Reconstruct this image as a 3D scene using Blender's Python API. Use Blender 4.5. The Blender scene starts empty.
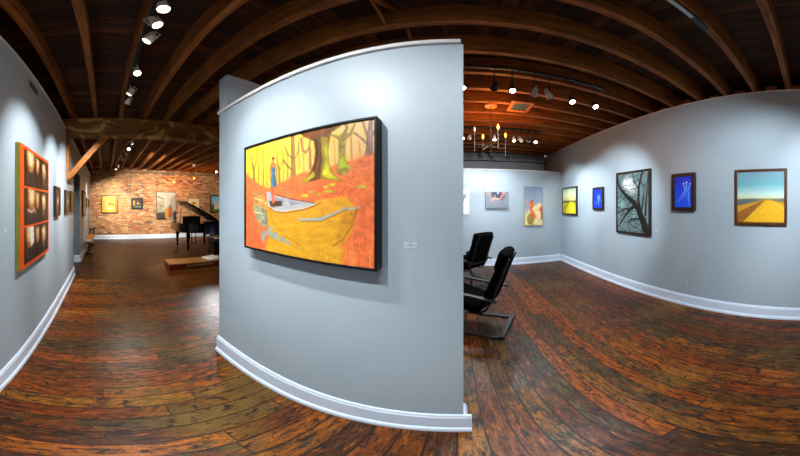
import bpy, math, random
import numpy as np
from mathutils import Vector, Matrix, Quaternion
random.seed(7)
RS = np.random.RandomState(11)
C = bpy.context.scene.collection
PI = math.pi
CAMZ = 1.6
# ---------------------------------------------------------------- measuring helpers
S, X0, HY = 224.24, 457.27, 204.88          # the panorama's pixels per radian, its forward column, its horizon row
def azel(px, py): return (px - X0) / S, (HY - py) / S
def on_y(px, py, Y):                        # point of the vertical plane y = Y seen at a pixel
    a, e = azel(px, py); d = Y / math.cos(a)
    return Vector((Y * math.tan(a), Y, CAMZ + math.tan(e) * d))
def on_x(px, py, X):
    a, e = azel(px, py); d = X / math.sin(a)
    return Vector((X, X / math.tan(a), CAMZ + math.tan(e) * d))

# ---------------------------------------------------------------- mesh builder
class MB:
    def __init__(s): s.v = []; s.f = []
    def add(s, vs, fs):
        n = len(s.v); s.v += [tuple(v) for v in vs]; s.f += [tuple(n + i for i in f) for f in fs]; return s
    def box(s, lo, hi, m=None):
        x0, y0, z0 = lo; x1, y1, z1 = hi
        vs = [Vector(p) for p in ((x0,y0,z0),(x1,y0,z0),(x1,y1,z0),(x0,y1,z0),(x0,y0,z1),(x1,y0,z1),(x1,y1,z1),(x0,y1,z1))]
        if m is not None: vs = [m @ v for v in vs]
        return s.add(vs, [(0,3,2,1),(4,5,6,7),(0,1,5,4),(1,2,6,5),(2,3,7,6),(3,0,4,7)])
    def bar(s, a, b, w, h, up=(0,0,1)):     # rectangular bar from a to b
        a = Vector(a); b = Vector(b); d = b - a; L = d.length; d.normalize()
        u = Vector(up)
        if abs(d.dot(u)) > .98: u = Vector((1,0,0))
        sx = d.cross(u).normalized(); sz = sx.cross(d)
        m = Matrix((sx, d, sz)).transposed().to_4x4(); m.translation = a
        return s.box((-w/2, 0, -h/2), (w/2, L, h/2), m)
    def strip(s, pts, w, t, side):          # bent flat strip following pts, w along side, t thick
        side = Vector(side).normalized(); P = [Vector(p) for p in pts]; vs = []; fs = []
        for i, p in enumerate(P):
            d = (P[min(i+1, len(P)-1)] - P[max(i-1, 0)]).normalized(); n = side.cross(d).normalized()
            for a, b in ((-1,-1),(1,-1),(1,1),(-1,1)): vs.append(p + side*(a*w/2) + n*(b*t/2))
        for i in range(len(P)-1):
            for k in range(4):
                j = (k+1) % 4; fs.append((4*i+k, 4*i+j, 4*i+4+j, 4*i+4+k))
        fs.append((3,2,1,0)); n = 4*(len(P)-1); fs.append((n,n+1,n+2,n+3))
        return s.add(vs, fs)
    def tube(s, pts, r, n=10):
        P = [Vector(p) for p in pts]; R = r if isinstance(r, (list, tuple)) else [r]*len(P); vs = []; fs = []
        ref = None
        for i, p in enumerate(P):
            d = (P[min(i+1, len(P)-1)] - P[max(i-1, 0)]).normalized()
            if ref is None or abs(ref.dot(d)) > .95: ref = Vector((1,0,0)) if abs(d.x) < .7 else Vector((0,1,0))
            u = (ref - d*ref.dot(d)).normalized(); w = d.cross(u); ref = u
            for k in range(n):
                t = 2*PI*k/n; vs.append(p + (u*math.cos(t) + w*math.sin(t))*R[i])
        for i in range(len(P)-1):
            for k in range(n):
                j = (k+1) % n; fs.append((i*n+k, i*n+j, i*n+n+j, i*n+n+k))
        fs.append(tuple(range(n-1, -1, -1))); fs.append(tuple((len(P)-1)*n + k for k in range(n)))
        return s.add(vs, fs)
    def lathe(s, prof, n=20, m=None):       # prof: (r, z)
        vs = []; fs = []
        for r, z in prof:
            for k in range(n):
                t = 2*PI*k/n; v = Vector((r*math.cos(t), r*math.sin(t), z)); vs.append(m @ v if m is not None else v)
        for i in range(len(prof)-1):
            for k in range(n):
                j = (k+1) % n; fs.append((i*n+k, i*n+j, i*n+n+j, i*n+n+k))
        fs.append(tuple(range(n-1, -1, -1))); fs.append(tuple((len(prof)-1)*n + k for k in range(n)))
        return s.add(vs, fs)
    def prism(s, poly, z0, z1, m=None):     # outline in xy raised from z0 to z1
        n = len(poly); vs = [Vector((x, y, z0)) for x, y in poly] + [Vector((x, y, z1)) for x, y in poly]
        if m is not None: vs = [m @ v for v in vs]
        return s.add(vs, [tuple(range(n-1, -1, -1)), tuple(range(n, 2*n))] + [(i, (i+1) % n, n+(i+1) % n, n+i) for i in range(n)])
    def ball(s, c, r, n=12, sc=(1,1,1)):
        c = Vector(c); vs = []; fs = []; h = n//2
        for i in range(h+1):
            t = PI*i/h
            for k in range(n):
                a = 2*PI*k/n; vs.append(c + Vector((r*sc[0]*math.sin(t)*math.cos(a), r*sc[1]*math.sin(t)*math.sin(a), r*sc[2]*math.cos(t))))
        for i in range(h):
            for k in range(n):
                j = (k+1) % n; fs.append((i*n+k, i*n+n+k, i*n+n+j, i*n+j))
        return s.add(vs, fs)
    def build(s, name, mat, parent=None, bevel=0, smooth=False, seg=2):
        me = bpy.data.meshes.new(name); me.from_pydata(s.v, [], s.f); me.validate(); me.update()
        me.materials.append(mat)
        if smooth:
            me.polygons.foreach_set('use_smooth', [True]*len(me.polygons)); me.set_sharp_from_angle(angle=math.radians(smooth if smooth is not True else 40))
        o = bpy.data.objects.new(name, me); C.objects.link(o)
        if parent is not None: o.parent = parent
        if bevel:
            b = o.modifiers.new('bevel', 'BEVEL'); b.width = bevel; b.segments = seg; b.limit_method = 'ANGLE'
        return o
def tag(o, label, cat, group=None):
    o['label'] = label; o['category'] = cat
    if group: o['group'] = group
    return o
def thing(name, label, cat, loc=(0,0,0), rz=0, group=None):
    o = bpy.data.objects.new(name, None); o.empty_display_size = .1; C.objects.link(o)
    o.location = loc; o.rotation_euler = (0,0,rz); return tag(o, label, cat, group)
def struct(o): o['kind'] = 'structure'; return o

# ---------------------------------------------------------------- materials
def lin(c):
    return tuple(((x/255)/12.92 if x/255 <= .04045 else ((x/255+.055)/1.055)**2.4) for x in c)
class NT:
    def __init__(s, name):
        s.m = bpy.data.materials.new(name); s.m.use_nodes = True; s.t = s.m.node_tree
        s.b = s.t.nodes['Principled BSDF']
    def n(s, typ, ins=None, **kw):
        x = s.t.nodes.new(typ)
        for k, v in kw.items(): setattr(x, k, v)
        for k, v in (ins or {}).items(): s.put(x.inputs[k], v)
        return x
    def put(s, sock, v):
        if hasattr(v, 'is_output') or isinstance(v, bpy.types.NodeSocket): s.t.links.new(v, sock)
        else:
            if isinstance(v, tuple) and len(v) == 3 and sock.type == 'RGBA': v = v + (1,)
            sock.default_value = v
    def math(s, op, a, b=0.0, c=0.0):
        x = s.n('ShaderNodeMath', operation=op); s.put(x.inputs[0], a); s.put(x.inputs[1], b)
        s.put(x.inputs[2], c); return x.outputs[0]
    def mix(s, f, a, b, mode='MIX'):
        x = s.n('ShaderNodeMix', data_type='RGBA', blend_type=mode); s.put(x.inputs[0], f); s.put(x.inputs[6], a); s.put(x.inputs[7], b); return x.outputs[2]
    def ramp(s, f, stops, interp='LINEAR'):
        x = s.n('ShaderNodeValToRGB'); s.put(x.inputs[0], f); r = x.color_ramp; r.interpolation = interp
        while len(r.elements) < len(stops): r.elements.new(.5)
        for e, (p, c) in zip(r.elements, stops): e.position = p; e.color = tuple(c) + (1,)
        return x.outputs[0]
    def noise(s, vec, scale, detail=4, rough=.55, dist=0.0):
        x = s.n('ShaderNodeTexNoise', {'Scale': scale, 'Detail': detail, 'Roughness': rough, 'Distortion': dist}); s.put(x.inputs['Vector'], vec); return x.outputs[0]
    def pos(s, scale=(1,1,1), rot=(0,0,0), loc=(0,0,0)):
        g = s.n('ShaderNodeTexCoord'); x = s.n('ShaderNodeMapping', {'Scale': scale, 'Rotation': rot, 'Location': loc}); s.put(x.inputs[0], g.outputs['Object']); return x.outputs[0]
    def bump(s, h, strength=.3, dist=.01):
        x = s.n('ShaderNodeBump', {'Strength': strength, 'Distance': dist}); s.put(x.inputs['Height'], h); s.put(s.b.inputs['Normal'], x.outputs[0])
def plain(name, c, rough=.5, metal=0.0, var=.06, scale=8, spec=None, coat=0):
    t = NT(name); c = lin(c); n = t.noise(t.pos(), scale, 3)
    col = t.ramp(n, [(.3, tuple(x*(1-var) for x in c)), (.7, tuple(min(1, x*(1+var)) for x in c))])
    t.put(t.b.inputs['Base Color'], col); t.b.inputs['Roughness'].default_value = rough; t.b.inputs['Metallic'].default_value = metal
    if spec is not None: t.b.inputs['Specular IOR Level'].default_value = spec
    if coat: t.b.inputs['Coat Weight'].default_value = coat; t.b.inputs['Coat Roughness'].default_value = .08
    return t.m
def glow(name, c, strength):
    t = NT(name); t.put(t.b.inputs['Base Color'], lin(c)); t.put(t.b.inputs['Emission Color'], lin(c)); t.b.inputs['Emission Strength'].default_value = strength; return t.m
def wall_paint(name, c):
    t = NT(name); p = t.pos(); c = lin(c)
    big = t.noise(p, 1.1, 3); fine = t.noise(p, 60, 4, .6)
    col = t.ramp(big, [(.3, tuple(x*.9 for x in c)), (.5, c), (.72, (c[0]*1.04, c[1]*1.0, c[2]*.98))])
    t.put(t.b.inputs['Base Color'], col); t.b.inputs['Roughness'].default_value = .42
    t.bump(fine, .12, .004); return t.m
def wood(name, dark, light, along='x', rough=.6, grain=1.0):
    t = NT(name); sc = {'x': (1.2, 14, 14), 'y': (14, 1.2, 14), 'z': (14, 14, 1.2)}[along]
    p = t.pos(scale=sc); n = t.noise(p, 2.2*grain, 6, .65, .6); blot = t.noise(t.pos(), 2.3, 4)
    col = t.ramp(n, [(.28, lin(dark)), (.5, tuple((a+b)/2 for a, b in zip(lin(dark), lin(light)))), (.72, lin(light))])
    col = t.mix(t.math('MULTIPLY', t.ramp(blot, [(.45, (0,0,0)), (.7, (1,1,1))]), .55), col, lin(dark))
    t.put(t.b.inputs['Base Color'], col); t.b.inputs['Roughness'].default_value = rough; t.bump(n, .35, .006); return t.m

def floor_material():
    # reclaimed boards running along y, each 12.5 cm wide, in random lengths, with old grey-green paint left in patches
    t = NT('reclaimed_boards'); g = t.n('ShaderNodeTexCoord'); sx = t.n('ShaderNodeSeparateXYZ'); t.put(sx.inputs[0], g.outputs['Object'])
    x, y = sx.outputs[0], sx.outputs[1]
    u = t.math('DIVIDE', x, .125); bi = t.math('FLOOR', u); bf = t.math('FRACT', u)
    w1 = t.n('ShaderNodeTexWhiteNoise', noise_dimensions='1D'); t.put(w1.inputs['W'], bi)
    yy = t.math('ADD', t.math('DIVIDE', y, 2.3), t.math('MULTIPLY', w1.outputs[0], 7.3)); yi = t.math('FLOOR', yy); yf = t.math('FRACT', yy)
    cid = t.n('ShaderNodeCombineXYZ'); t.put(cid.inputs[0], bi); t.put(cid.inputs[1], yi)
    w2 = t.n('ShaderNodeTexWhiteNoise', noise_dimensions='3D'); t.put(w2.inputs['Vector'], cid.outputs[0]); rnd = w2.outputs[0]
    def vec(kx, ky, rx, ry):
        o = t.n('ShaderNodeCombineXYZ'); t.put(o.inputs[0], t.math('ADD', t.math('MULTIPLY', x, kx), t.math('MULTIPLY', rnd, rx))); t.put(o.inputs[1], t.math('ADD', t.math('MULTIPLY', y, ky), t.math('MULTIPLY', rnd, ry))); return o.outputs[0]
    grain = t.noise(vec(40, 7, 40, 90), 1.0, 8, .74, .4)
    fine = t.noise(vec(80, 24, 10, 20), 1.0, 5, .7, .2)
    patch = t.noise(vec(10, 4.6, 3, 6), 1.0, 9, .78, .5)
    scuff = t.noise(vec(15, 8.5, 13, 17), 1.0, 9, .78, .7)
    worn = t.noise(g.outputs['Object'], .45, 3)
    base = t.ramp(rnd, [(0, lin((84,40,8))), (.18, lin((150,74,8))), (.32, lin((60,32,12))), (.46, lin((172,92,12))), (.6, lin((78,52,22))), (.74, lin((136,60,6))), (.86, lin((64,40,18))), (1, lin((158,98,22)))])
    col = t.mix(t.ramp(grain, [(.38, (1,1,1)), (.54, (0,0,0))]), base, lin((38,14,3)))
    hot = t.mix(t.ramp(grain, [(.57, (0,0,0)), (.72, (.85,.85,.85))]), col, lin((214,122,22)))
    pv = t.math('ADD', t.math('ADD', patch, t.math('MULTIPLY', t.math('SUBTRACT', w2.outputs['Color'], .5), .22)), t.math('MULTIPLY', t.math('SUBTRACT', worn, .5), .45))
    pm = t.ramp(pv, [(.53, (0,0,0)), (.575, (.88,.88,.88))])
    grey = t.ramp(grain, [(.36, lin((28,24,14))), (.66, lin((88,74,42)))])
    col = t.mix(pm, hot, grey)
    ye = t.ramp(t.noise(g.outputs['Object'], .8, 3), [(.54, (0,0,0)), (.68, (.5,.5,.5))])
    col = t.mix(ye, col, lin((140,108,44)), 'MIX')
    dk = t.ramp(scuff, [(.545, (0,0,0)), (.59, (.93,.93,.93))]); col = t.mix(dk, col, lin((20,14,11)))
    col = t.mix(t.ramp(fine, [(.32, (.75,.75,.75)), (.47, (0,0,0))]), col, lin((34,18,9)))
    edge = t.math('MINIMUM', bf, t.math('SUBTRACT', 1.0, bf)); gap = t.math('LESS_THAN', edge, .036)
    ye = t.math('MINIMUM', yf, t.math('SUBTRACT', 1.0, yf)); gap = t.math('MAXIMUM', gap, t.math('LESS_THAN', ye, .0014))
    col = t.mix(t.math('MULTIPLY', gap, .92), col, lin((16,10,8)))
    t.put(t.b.inputs['Base Color'], col)
    t.put(t.b.inputs['Roughness'], t.ramp(grain, [(.3, (.5,)*3), (.7, (.26,)*3)]))
    t.b.inputs['Specular IOR Level'].default_value = .22
    h = t.math('SUBTRACT', t.math('MULTIPLY', grain, .5), t.math('MULTIPLY', gap, 1.0)); t.bump(h, .35, .006)
    return t.m
def deck_material():
    t = NT('ceiling_deck_boards'); g = t.n('ShaderNodeTexCoord'); sx = t.n('ShaderNodeSeparateXYZ'); t.put(sx.inputs[0], g.outputs['Object'])
    u = t.math('DIVIDE', sx.outputs[0], .14); bi = t.math('FLOOR', u); bf = t.math('FRACT', u)
    v = t.math('FLOOR', t.math('ADD', t.math('DIVIDE', sx.outputs[1], 1.3), t.math('MULTIPLY', bi, .37)))
    cid = t.n('ShaderNodeCombineXYZ'); t.put(cid.inputs[0], bi); t.put(cid.inputs[1], v)
    w = t.n('ShaderNodeTexWhiteNoise', noise_dimensions='3D'); t.put(w.inputs['Vector'], cid.outputs[0])
    n = t.noise(t.pos(scale=(12,1.5,1)), 1.6, 5, .65, .4)
    col = t.ramp(w.outputs[0], [(0, lin((44,21,8))), (.5, lin((76,38,12))), (1, lin((112,60,20)))])
    col = t.mix(t.ramp(n, [(.4, (.8,.8,.8)), (.6, (0,0,0))]), col, lin((40,20,10)))
    gap = t.math('LESS_THAN', t.math('MINIMUM', bf, t.math('SUBTRACT', 1.0, bf)), .04)
    t.put(t.b.inputs['Base Color'], t.mix(gap, col, lin((8,5,4)))); t.b.inputs['Roughness'].default_value = .8; return t.m
def brick_material():
    t = NT('old_brick'); g = t.n('ShaderNodeTexCoord'); sx = t.n('ShaderNodeSeparateXYZ'); t.put(sx.inputs[0], g.outputs['Object'])
    cv = t.n('ShaderNodeCombineXYZ'); t.put(cv.inputs[0], sx.outputs[1]); t.put(cv.inputs[1], sx.outputs[2])
    b = t.n('ShaderNodeTexBrick', {'Scale': 1.0, 'Mortar Size': .009, 'Mortar Smooth': .2, 'Bias': 0.0, 'Brick Width': .215, 'Row Height': .072,
        'Color1': (0,0,0,1), 'Color2': (1,1,1,1), 'Mortar': (.5,.5,.5,1)}); t.put(b.inputs['Vector'], cv.outputs[0])
    col = t.ramp(b.outputs['Color'], [(0, lin((84,56,52))), (.12, lin((124,66,44))), (.25, lin((168,98,52))), (.4, lin((196,146,90))), (.55, lin((156,92,54))), (.66, lin((206,170,116))), (.76, lin((122,100,92))), (.86, lin((180,112,66))), (.93, lin((206,190,160))), (1, lin((206,78,32)))])
    big = t.noise(t.pos(), .8, 5, .65); col = t.mix(t.ramp(big, [(.46, (0,0,0)), (.66, (.55,.55,.55))]), col, lin((206,170,110)))
    rough = t.noise(t.pos(), 7, 6, .7); col = t.mix(t.ramp(rough, [(.54, (0,0,0)), (.68, (.75,.75,.75))]), col, lin((92,68,66)))
    pale = t.noise(t.pos(), 5, 6, .7, .5); col = t.mix(t.ramp(pale, [(.58, (0,0,0)), (.7, (.7,.7,.7))]), col, lin((222,206,176)))
    col = t.mix(t.math('MULTIPLY', b.outputs['Fac'], .7), col, lin((150,124,98)))
    t.put(t.b.inputs['Base Color'], col); t.b.inputs['Roughness'].default_value = .85; t.bump(t.math('SUBTRACT', 1.0, b.outputs['Fac']), .5, .01); return t.m
def old_beam():                              # big girder with flaking pale paint
    t = NT('girder_wood'); n = t.noise(t.pos(scale=(14,1.2,14)), 2, 6, .65, .5); bl = t.noise(t.pos(scale=(1,1,2)), 1.6, 5, .6, .8)
    col = t.ramp(n, [(.3, lin((76,44,16))), (.7, lin((146,94,38)))])
    col = t.mix(t.ramp(bl, [(.55, (0,0,0)), (.6, (.75,.75,.75))]), col, lin((196,160,84)))
    t.put(t.b.inputs['Base Color'], col); t.b.inputs['Roughness'].default_value = .75; return t.m
def art_material():
    t = NT('painted_surface'); a = t.n('ShaderNodeAttribute', attribute_name='paint'); t.put(t.b.inputs['Base Color'], a.outputs['Color'])
    n = t.noise(t.pos(), 120, 3); t.bump(n, .15, .002); t.b.inputs['Roughness'].default_value = .45; return t.m

M = dict(
 wall=wall_paint('blue_grey_wall_paint', (168,185,196)), white=plain('white_trim_paint', (216,232,250), .35, var=.02),
 cap=plain('cap_trim_paint', (222,220,222), .45, var=.03), floor=floor_material(), deck=deck_material(), brick=brick_material(),
 joist=wood('joist_wood', (70,34,8), (184,108,28), 'x', .7), brace=wood('brace_wood', (112,60,14), (190,116,30), 'y', .6), girder=old_beam(),
 void=plain('dark_roof_void', (40,26,18), .9), shade=plain('shaded_grey_paint', (120,128,134), .7),  # darkness of the roof void and shadowed recesses put into these colours
 black=plain('black_metal', (16,16,17), .4), frame=plain('black_frame_lacquer', (14,12,11), .5, spec=.25), walnut=wood('dark_walnut_frame', (24,13,10), (56,32,23), 'z', .4),
 brown=wood('brown_picture_frame', (50,26,11), (96,54,24), 'z', .4), olive=plain('bronze_frame_side', (74,66,50), .4),
 fabric=plain('black_chair_fabric', (8,7,8), 1.0, var=.2, scale=40, spec=.04), lam=plain('dark_laminated_wood', (44,41,36), .45), art=art_material(),
 piano=plain('black_piano_lacquer', (9,9,10), .12, var=.02, spec=.3, coat=.2), pianoin=wood('piano_lid_underside', (18,11,8), (36,24,18), 'x', .4),
 gold=plain('brass', (190,150,70), .3, 1.0), chrome=plain('brushed_metal', (150,142,130), .35, 1.0), ivory=plain('piano_keys_ivory', (226,222,210), .3),
 stage=wood('red_brown_stage_wood', (92,30,12), (150,62,24), 'y', .35), stagetop=wood('stage_top_with_reflection', (120,72,36), (206,150,92), 'y', .4),  # stage top paler than its sides: brick reflection put into the wood colour
 cloth=plain('blue_black_cover_cloth', (30,38,84), .45, var=.3, scale=5), card=plain('card_stock', (196,208,215), .6, var=.02), paper=plain('white_paper', (232,232,228), .6, var=.02),
 bench=wood('orange_bench_wood', (150,82,24), (214,138,52), 'x', .4), bronzed=plain('aged_brass', (44,29,16), .6, .1), bronze=plain('dark_bronze', (42,34,30), .4, .4),
 leaf=plain('dark_green_leaf', (40,78,36), .5, var=.3, scale=30), glass=None, can=plain('white_lamp_housing', (206,200,186), .35), bcan=plain('black_lamp_housing', (24,24,25), .4),
 lens=glow('lit_lamp_lens', (255,244,222), 22), bulb=glow('amber_bulb', (255,158,56), 4), grey=plain('pale_grey_plastic', (196,204,208), .4, var=.02),
 orange=plain('orange_red_board', (226,84,16), .4, var=.15, scale=4), green=plain('yellow_green_edge', (150,150,60), .5, var=.1),
 gilt=plain('gilt_frame', (176,122,40), .35, .5), cream=plain('cream_mat_board', (214,204,178), .6, var=.02), slot=plain('dark_slot', (40,44,46), .6),
 teal=plain('dark_teal_grille', (42,62,64), .6), conduit=plain('grey_conduit', (120,116,104), .45, .4), ink=plain('grey_print', (120,126,130), .6), black2=plain('black_upholstery', (18,18,20), .6))
gt = NT('clear_bowl_glass'); gt.b.inputs['Transmission Weight'].default_value = 1; gt.b.inputs['Roughness'].default_value = .05; gt.b.inputs['Base Color'].default_value = (.95,.97,.96,1); M['glass'] = gt.m

# ---------------------------------------------------------------- small raster painter for the artworks
class Art:
    def __init__(s, map_, asp, n, bg=(128,128,128)):
        s.map = map_; s.asp = asp; s.h = n; s.w = max(8, int(n*asp))
        s.U, s.V = np.meshgrid((np.arange(s.w))/(s.w-1), (np.arange(s.h))/(s.h-1))   # v upwards
        s.X = s.U*asp; s.img = np.zeros((s.h, s.w, 3)) + np.array(bg, float)
    def p(s, q):
        u, v = s.map(*q); return u*s.asp, v
    def noise(s, su, sv, seed=0, octs=3):
        r = np.random.RandomState(seed); out = np.zeros((s.h, s.w)); amp = 1; tot = 0
        for o in range(octs):
            gu, gv = max(2, int(su*2**o)), max(2, int(sv*2**o)); g = r.rand(gv+2, gu+2)
            x = s.U*gu; y = s.V*gv; xi = np.minimum(x.astype(int), gu); yi = np.minimum(y.astype(int), gv); fx = x-xi; fy = y-yi
            fx = fx*fx*(3-2*fx); fy = fy*fy*(3-2*fy)
            out += amp*((g[yi,xi]*(1-fx)+g[yi,xi+1]*fx)*(1-fy)+(g[yi+1,xi]*(1-fx)+g[yi+1,xi+1]*fx)*fy); tot += amp; amp *= .55
        return out/tot
    def blend(s, mask, col, var=0, seed=1, su=30, sv=30):
        col = np.array(col, float)
        c = col[None,None,:]*(1+var*(s.noise(su, sv, seed)-.5)[...,None]*2) if var else col
        m = np.clip(mask, 0, 1)[...,None]; s.img = s.img*(1-m)+c*m
    def poly(s, pts, col, soft=.004, **k):
        P = [s.p(q) for q in pts]; ins = np.zeros((s.h, s.w), bool); dist = np.full((s.h, s.w), 9.)
        for i in range(len(P)):
            (x0,y0),(x1,y1) = P[i], P[(i+1) % len(P)]
            c = ((y0 > s.V) != (y1 > s.V)) & (s.X < (x1-x0)*(s.V-y0)/((y1-y0) if abs(y1-y0) > 1e-9 else 1e-9)+x0); ins ^= c
            dx, dy = x1-x0, y1-y0; L = dx*dx+dy*dy+1e-12; t = np.clip(((s.X-x0)*dx+(s.V-y0)*dy)/L, 0, 1)
            dist = np.minimum(dist, np.hypot(s.X-x0-t*dx, s.V-y0-t*dy))
        s.blend(np.clip(.5+np.where(ins, dist, -dist)/(2*soft), 0, 1), col, **k)
    def line(s, pts, w, col, soft=.004, a=1, **k):   # w: half width in picture heights, one or per point
        P = [s.p(q) for q in pts]; W = w if isinstance(w, (list, tuple)) else [w]*len(P); m = np.zeros((s.h, s.w))
        for i in range(len(P)-1):
            (x0,y0),(x1,y1) = P[i], P[i+1]; dx, dy = x1-x0, y1-y0; L = dx*dx+dy*dy+1e-12
            t = np.clip(((s.X-x0)*dx+(s.V-y0)*dy)/L, 0, 1); d = np.hypot(s.X-x0-t*dx, s.V-y0-t*dy)
            m = np.maximum(m, np.clip(.5+(W[i]+(W[i+1]-W[i])*t-d)/(2*soft), 0, 1))
        s.blend(m*a, col, **k)
    def dot(s, q, rx, ry, col, soft=.3, a=1, **k):
        x, y = s.p(q); d = np.hypot((s.X-x)/rx, (s.V-y)/ry); s.blend(np.clip((1-d)/soft, 0, 1)*a, col, **k)
    def grad(s, stops):                                # stops along v
        v = s.V[:,0]; vs = [a for a, _ in stops]
        for c in range(3): s.img[:,:,c] = np.interp(v, vs, [q[1][c] for q in stops])[:,None]
    def speck(s, amt, su, sv, seed=5):
        s.img *= (1+amt*2*(s.noise(su, sv, seed)-.5))[...,None]
    def colours(s):
        x = np.clip(s.img/255, 0, 1); l = np.where(x <= .04045, x/12.92, ((x+.055)/1.055)**2.4)
        return np.concatenate([l, np.ones((s.h, s.w, 1))], 2)
def uvmap(u, v): return u, v
def surface(name, art, o, du, dv, parent=None):
    """flat canvas mesh: corner o (lower left as seen), du along its width, dv upwards, coloured from the painter"""
    h, w = art.h, art.w; o = np.array(o); du = np.array(du); dv = np.array(dv)
    co = o + art.U[...,None]*du + art.V[...,None]*dv; co = co.reshape(-1, 3)
    i = np.arange((h-1)*(w-1)); r = i//(w-1); c = i % (w-1); a = r*w+c
    f = np.stack([a, a+1, a+w+1, a+w], 1)
    me = bpy.data.meshes.new(name); me.from_pydata(co.tolist(), [], f.tolist()); me.update()
    at = me.color_attributes.new('paint', 'FLOAT_COLOR', 'POINT'); at.data.foreach_set('color', art.colours().astype(np.float32).ravel())
    me.materials.append(M['art']); ob = bpy.data.objects.new(name, me); C.objects.link(ob)
    if parent is not None: ob.parent = parent
    return ob

LK, BK, WORLD, EXPO = 1.75, 1.4, 0.3, 0.0; BULBS = []
# ---------------------------------------------------------------- the room
PY, RX, BY, LY, BX = 1.035, 2.86, 5.70, -.69, -10.4        # partition, right wall, back wall, left wall, brick wall
JZ = 3.225                                                  # underside of the joists
struct(MB().box((-10.7,-3.2,-.1), (3.1,7.4,0)).build('floor', M['floor']))
struct(MB().box((-10.7,-3.2,JZ+.25), (3.2,7.4,JZ+.3)).build('ceiling', M['deck']))
struct(MB().box((-1.85,PY,0), (.028,PY+.115,2.503)).build('wall_partition', M['wall']))
struct(MB().box((-1.86,PY-.018,2.503), (.016,PY+.13,2.531)).build('trim_1', M['cap'], bevel=.003))
struct(MB().box((-1.85,PY+.117,0), (-1.712,5.69,2.915)).box((-1.85,PY,2.533), (-1.712,PY+.117,2.915)).build('wall_divider', M['wall']))
struct(MB().box((RX,-3.2,0), (RX+.15,7.1,3.215)).build('wall_right', M['wall']))
struct(MB().box((RX-.006,-3.2,3.205), (RX+.15,7.0,3.222)).build('trim_2', M['cap']))
struct(MB().box((-1.712,BY,0), (RX-.002,BY+.12,2.512)).build('wall_back', M['wall']))
struct(MB().box((-1.712,BY-.012,2.512), (RX-.008,BY+.13,2.535)).build('trim_3', M['cap'], bevel=.003))
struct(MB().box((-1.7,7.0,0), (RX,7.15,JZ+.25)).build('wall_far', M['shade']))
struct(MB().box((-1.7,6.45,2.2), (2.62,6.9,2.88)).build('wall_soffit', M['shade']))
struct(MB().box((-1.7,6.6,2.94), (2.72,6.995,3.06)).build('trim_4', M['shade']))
w = struct(MB().box((-4.9,LY-.2,0), (.5,LY,3.0)).box((-6.15,LY-.2,2.42), (-4.9,LY,3.0)).box((BX,LY-.2,0), (-6.15,LY,3.0)).build('wall_left', M['wall']))
struct(MB().box((BX,LY-.2,3.0), (.5,LY+.012,3.018)).build('trim_5', M['cap']))
struct(MB().box((-10.7,-1.25,0), (.6,-1.15,JZ+.25)).build('wall_behind_dark_stop', M['void']))  # added closing panel, so that only darkness shows over the left wall
struct(MB().box((3.06,-3.2,3.0), (3.16,7.3,JZ+.25)).build('wall_outer_light_stop', M['void']))  # added dark panel, keeps world light out between the joist ends
struct(MB().box((BX-.25,-1.15,0), (BX,7.3,JZ+.25)).build('wall_brick', M['brick']))
struct(MB().box((BX,7.0,0), (-1.9,7.15,JZ+.2)).build('wall_hall_enclosure', M['wall']))  # unseen end wall, added only to close the hall against outside light
# doorway in the left wall: grey lining and dark door leaf standing at the back of the opening
d = struct(MB().box((-6.15,LY-.32,0), (-6.12,LY-.003,2.42)).box((-4.93,LY-.32,0), (-4.9,LY-.003,2.42)).box((-6.15,LY-.32,2.39), (-4.9,LY-.003,2.42)).build('door_1', M['shade']))
MB().box((-6.12,LY-.36,0), (-4.93,LY-.32,2.39)).build('door_leaf', plain('dark_grey_door', (118,126,136), .5), d)

def baseboard(name, a, b, nrm, h=.185, ends=()):
    # board with a bevelled top and a shoe moulding, running from a to b against a wall whose outward normal is nrm
    a = Vector((a[0], a[1], 0)); b = Vector((b[0], b[1], 0)); n = Vector((nrm[0], nrm[1], 0)); L = (b-a).length; d = (b-a).normalized()
    prof = [(0,0), (.036,0), (.036,.022), (.03,.036), (.02,.044), (.02,h-.03), (.014,h-.018), (.012,h-.006), (.006,h), (0,h)]
    vs = [a+n*p+Vector((0,0,z)) for p, z in prof]+[b+n*p+Vector((0,0,z)) for p, z in prof]; k = len(prof)
    fs = [(i, (i+1) % k, k+(i+1) % k, k+i) for i in range(k)]+[tuple(range(k-1,-1,-1)), tuple(range(k, 2*k))]
    return struct(MB().add(vs, fs).build(name, M['white']))
baseboard('baseboard_partition', (-1.87,PY), (.066,PY), (0,-1), .2)
baseboard('baseboard_partition_end', (.03,PY+.001), (.03,PY+.115), (1,0), .2)
baseboard('baseboard_right', (RX,-3), (RX,BY), (-1,0))
baseboard('baseboard_back', (-1.7,BY), (RX-.04,BY), (0,-1))
baseboard('baseboard_left', (-4.93,LY), (.5,LY), (0,1), .2)
baseboard('baseboard_left_hall', (BX+.04,LY), (-6.12,LY), (0,1), .2)
baseboard('baseboard_brick', (BX,LY+.02), (BX,7), (1,0), .2)
baseboard('baseboard_doorway', (-6.12,LY), (-6.12,LY-.3), (1,0), .2)

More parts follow.
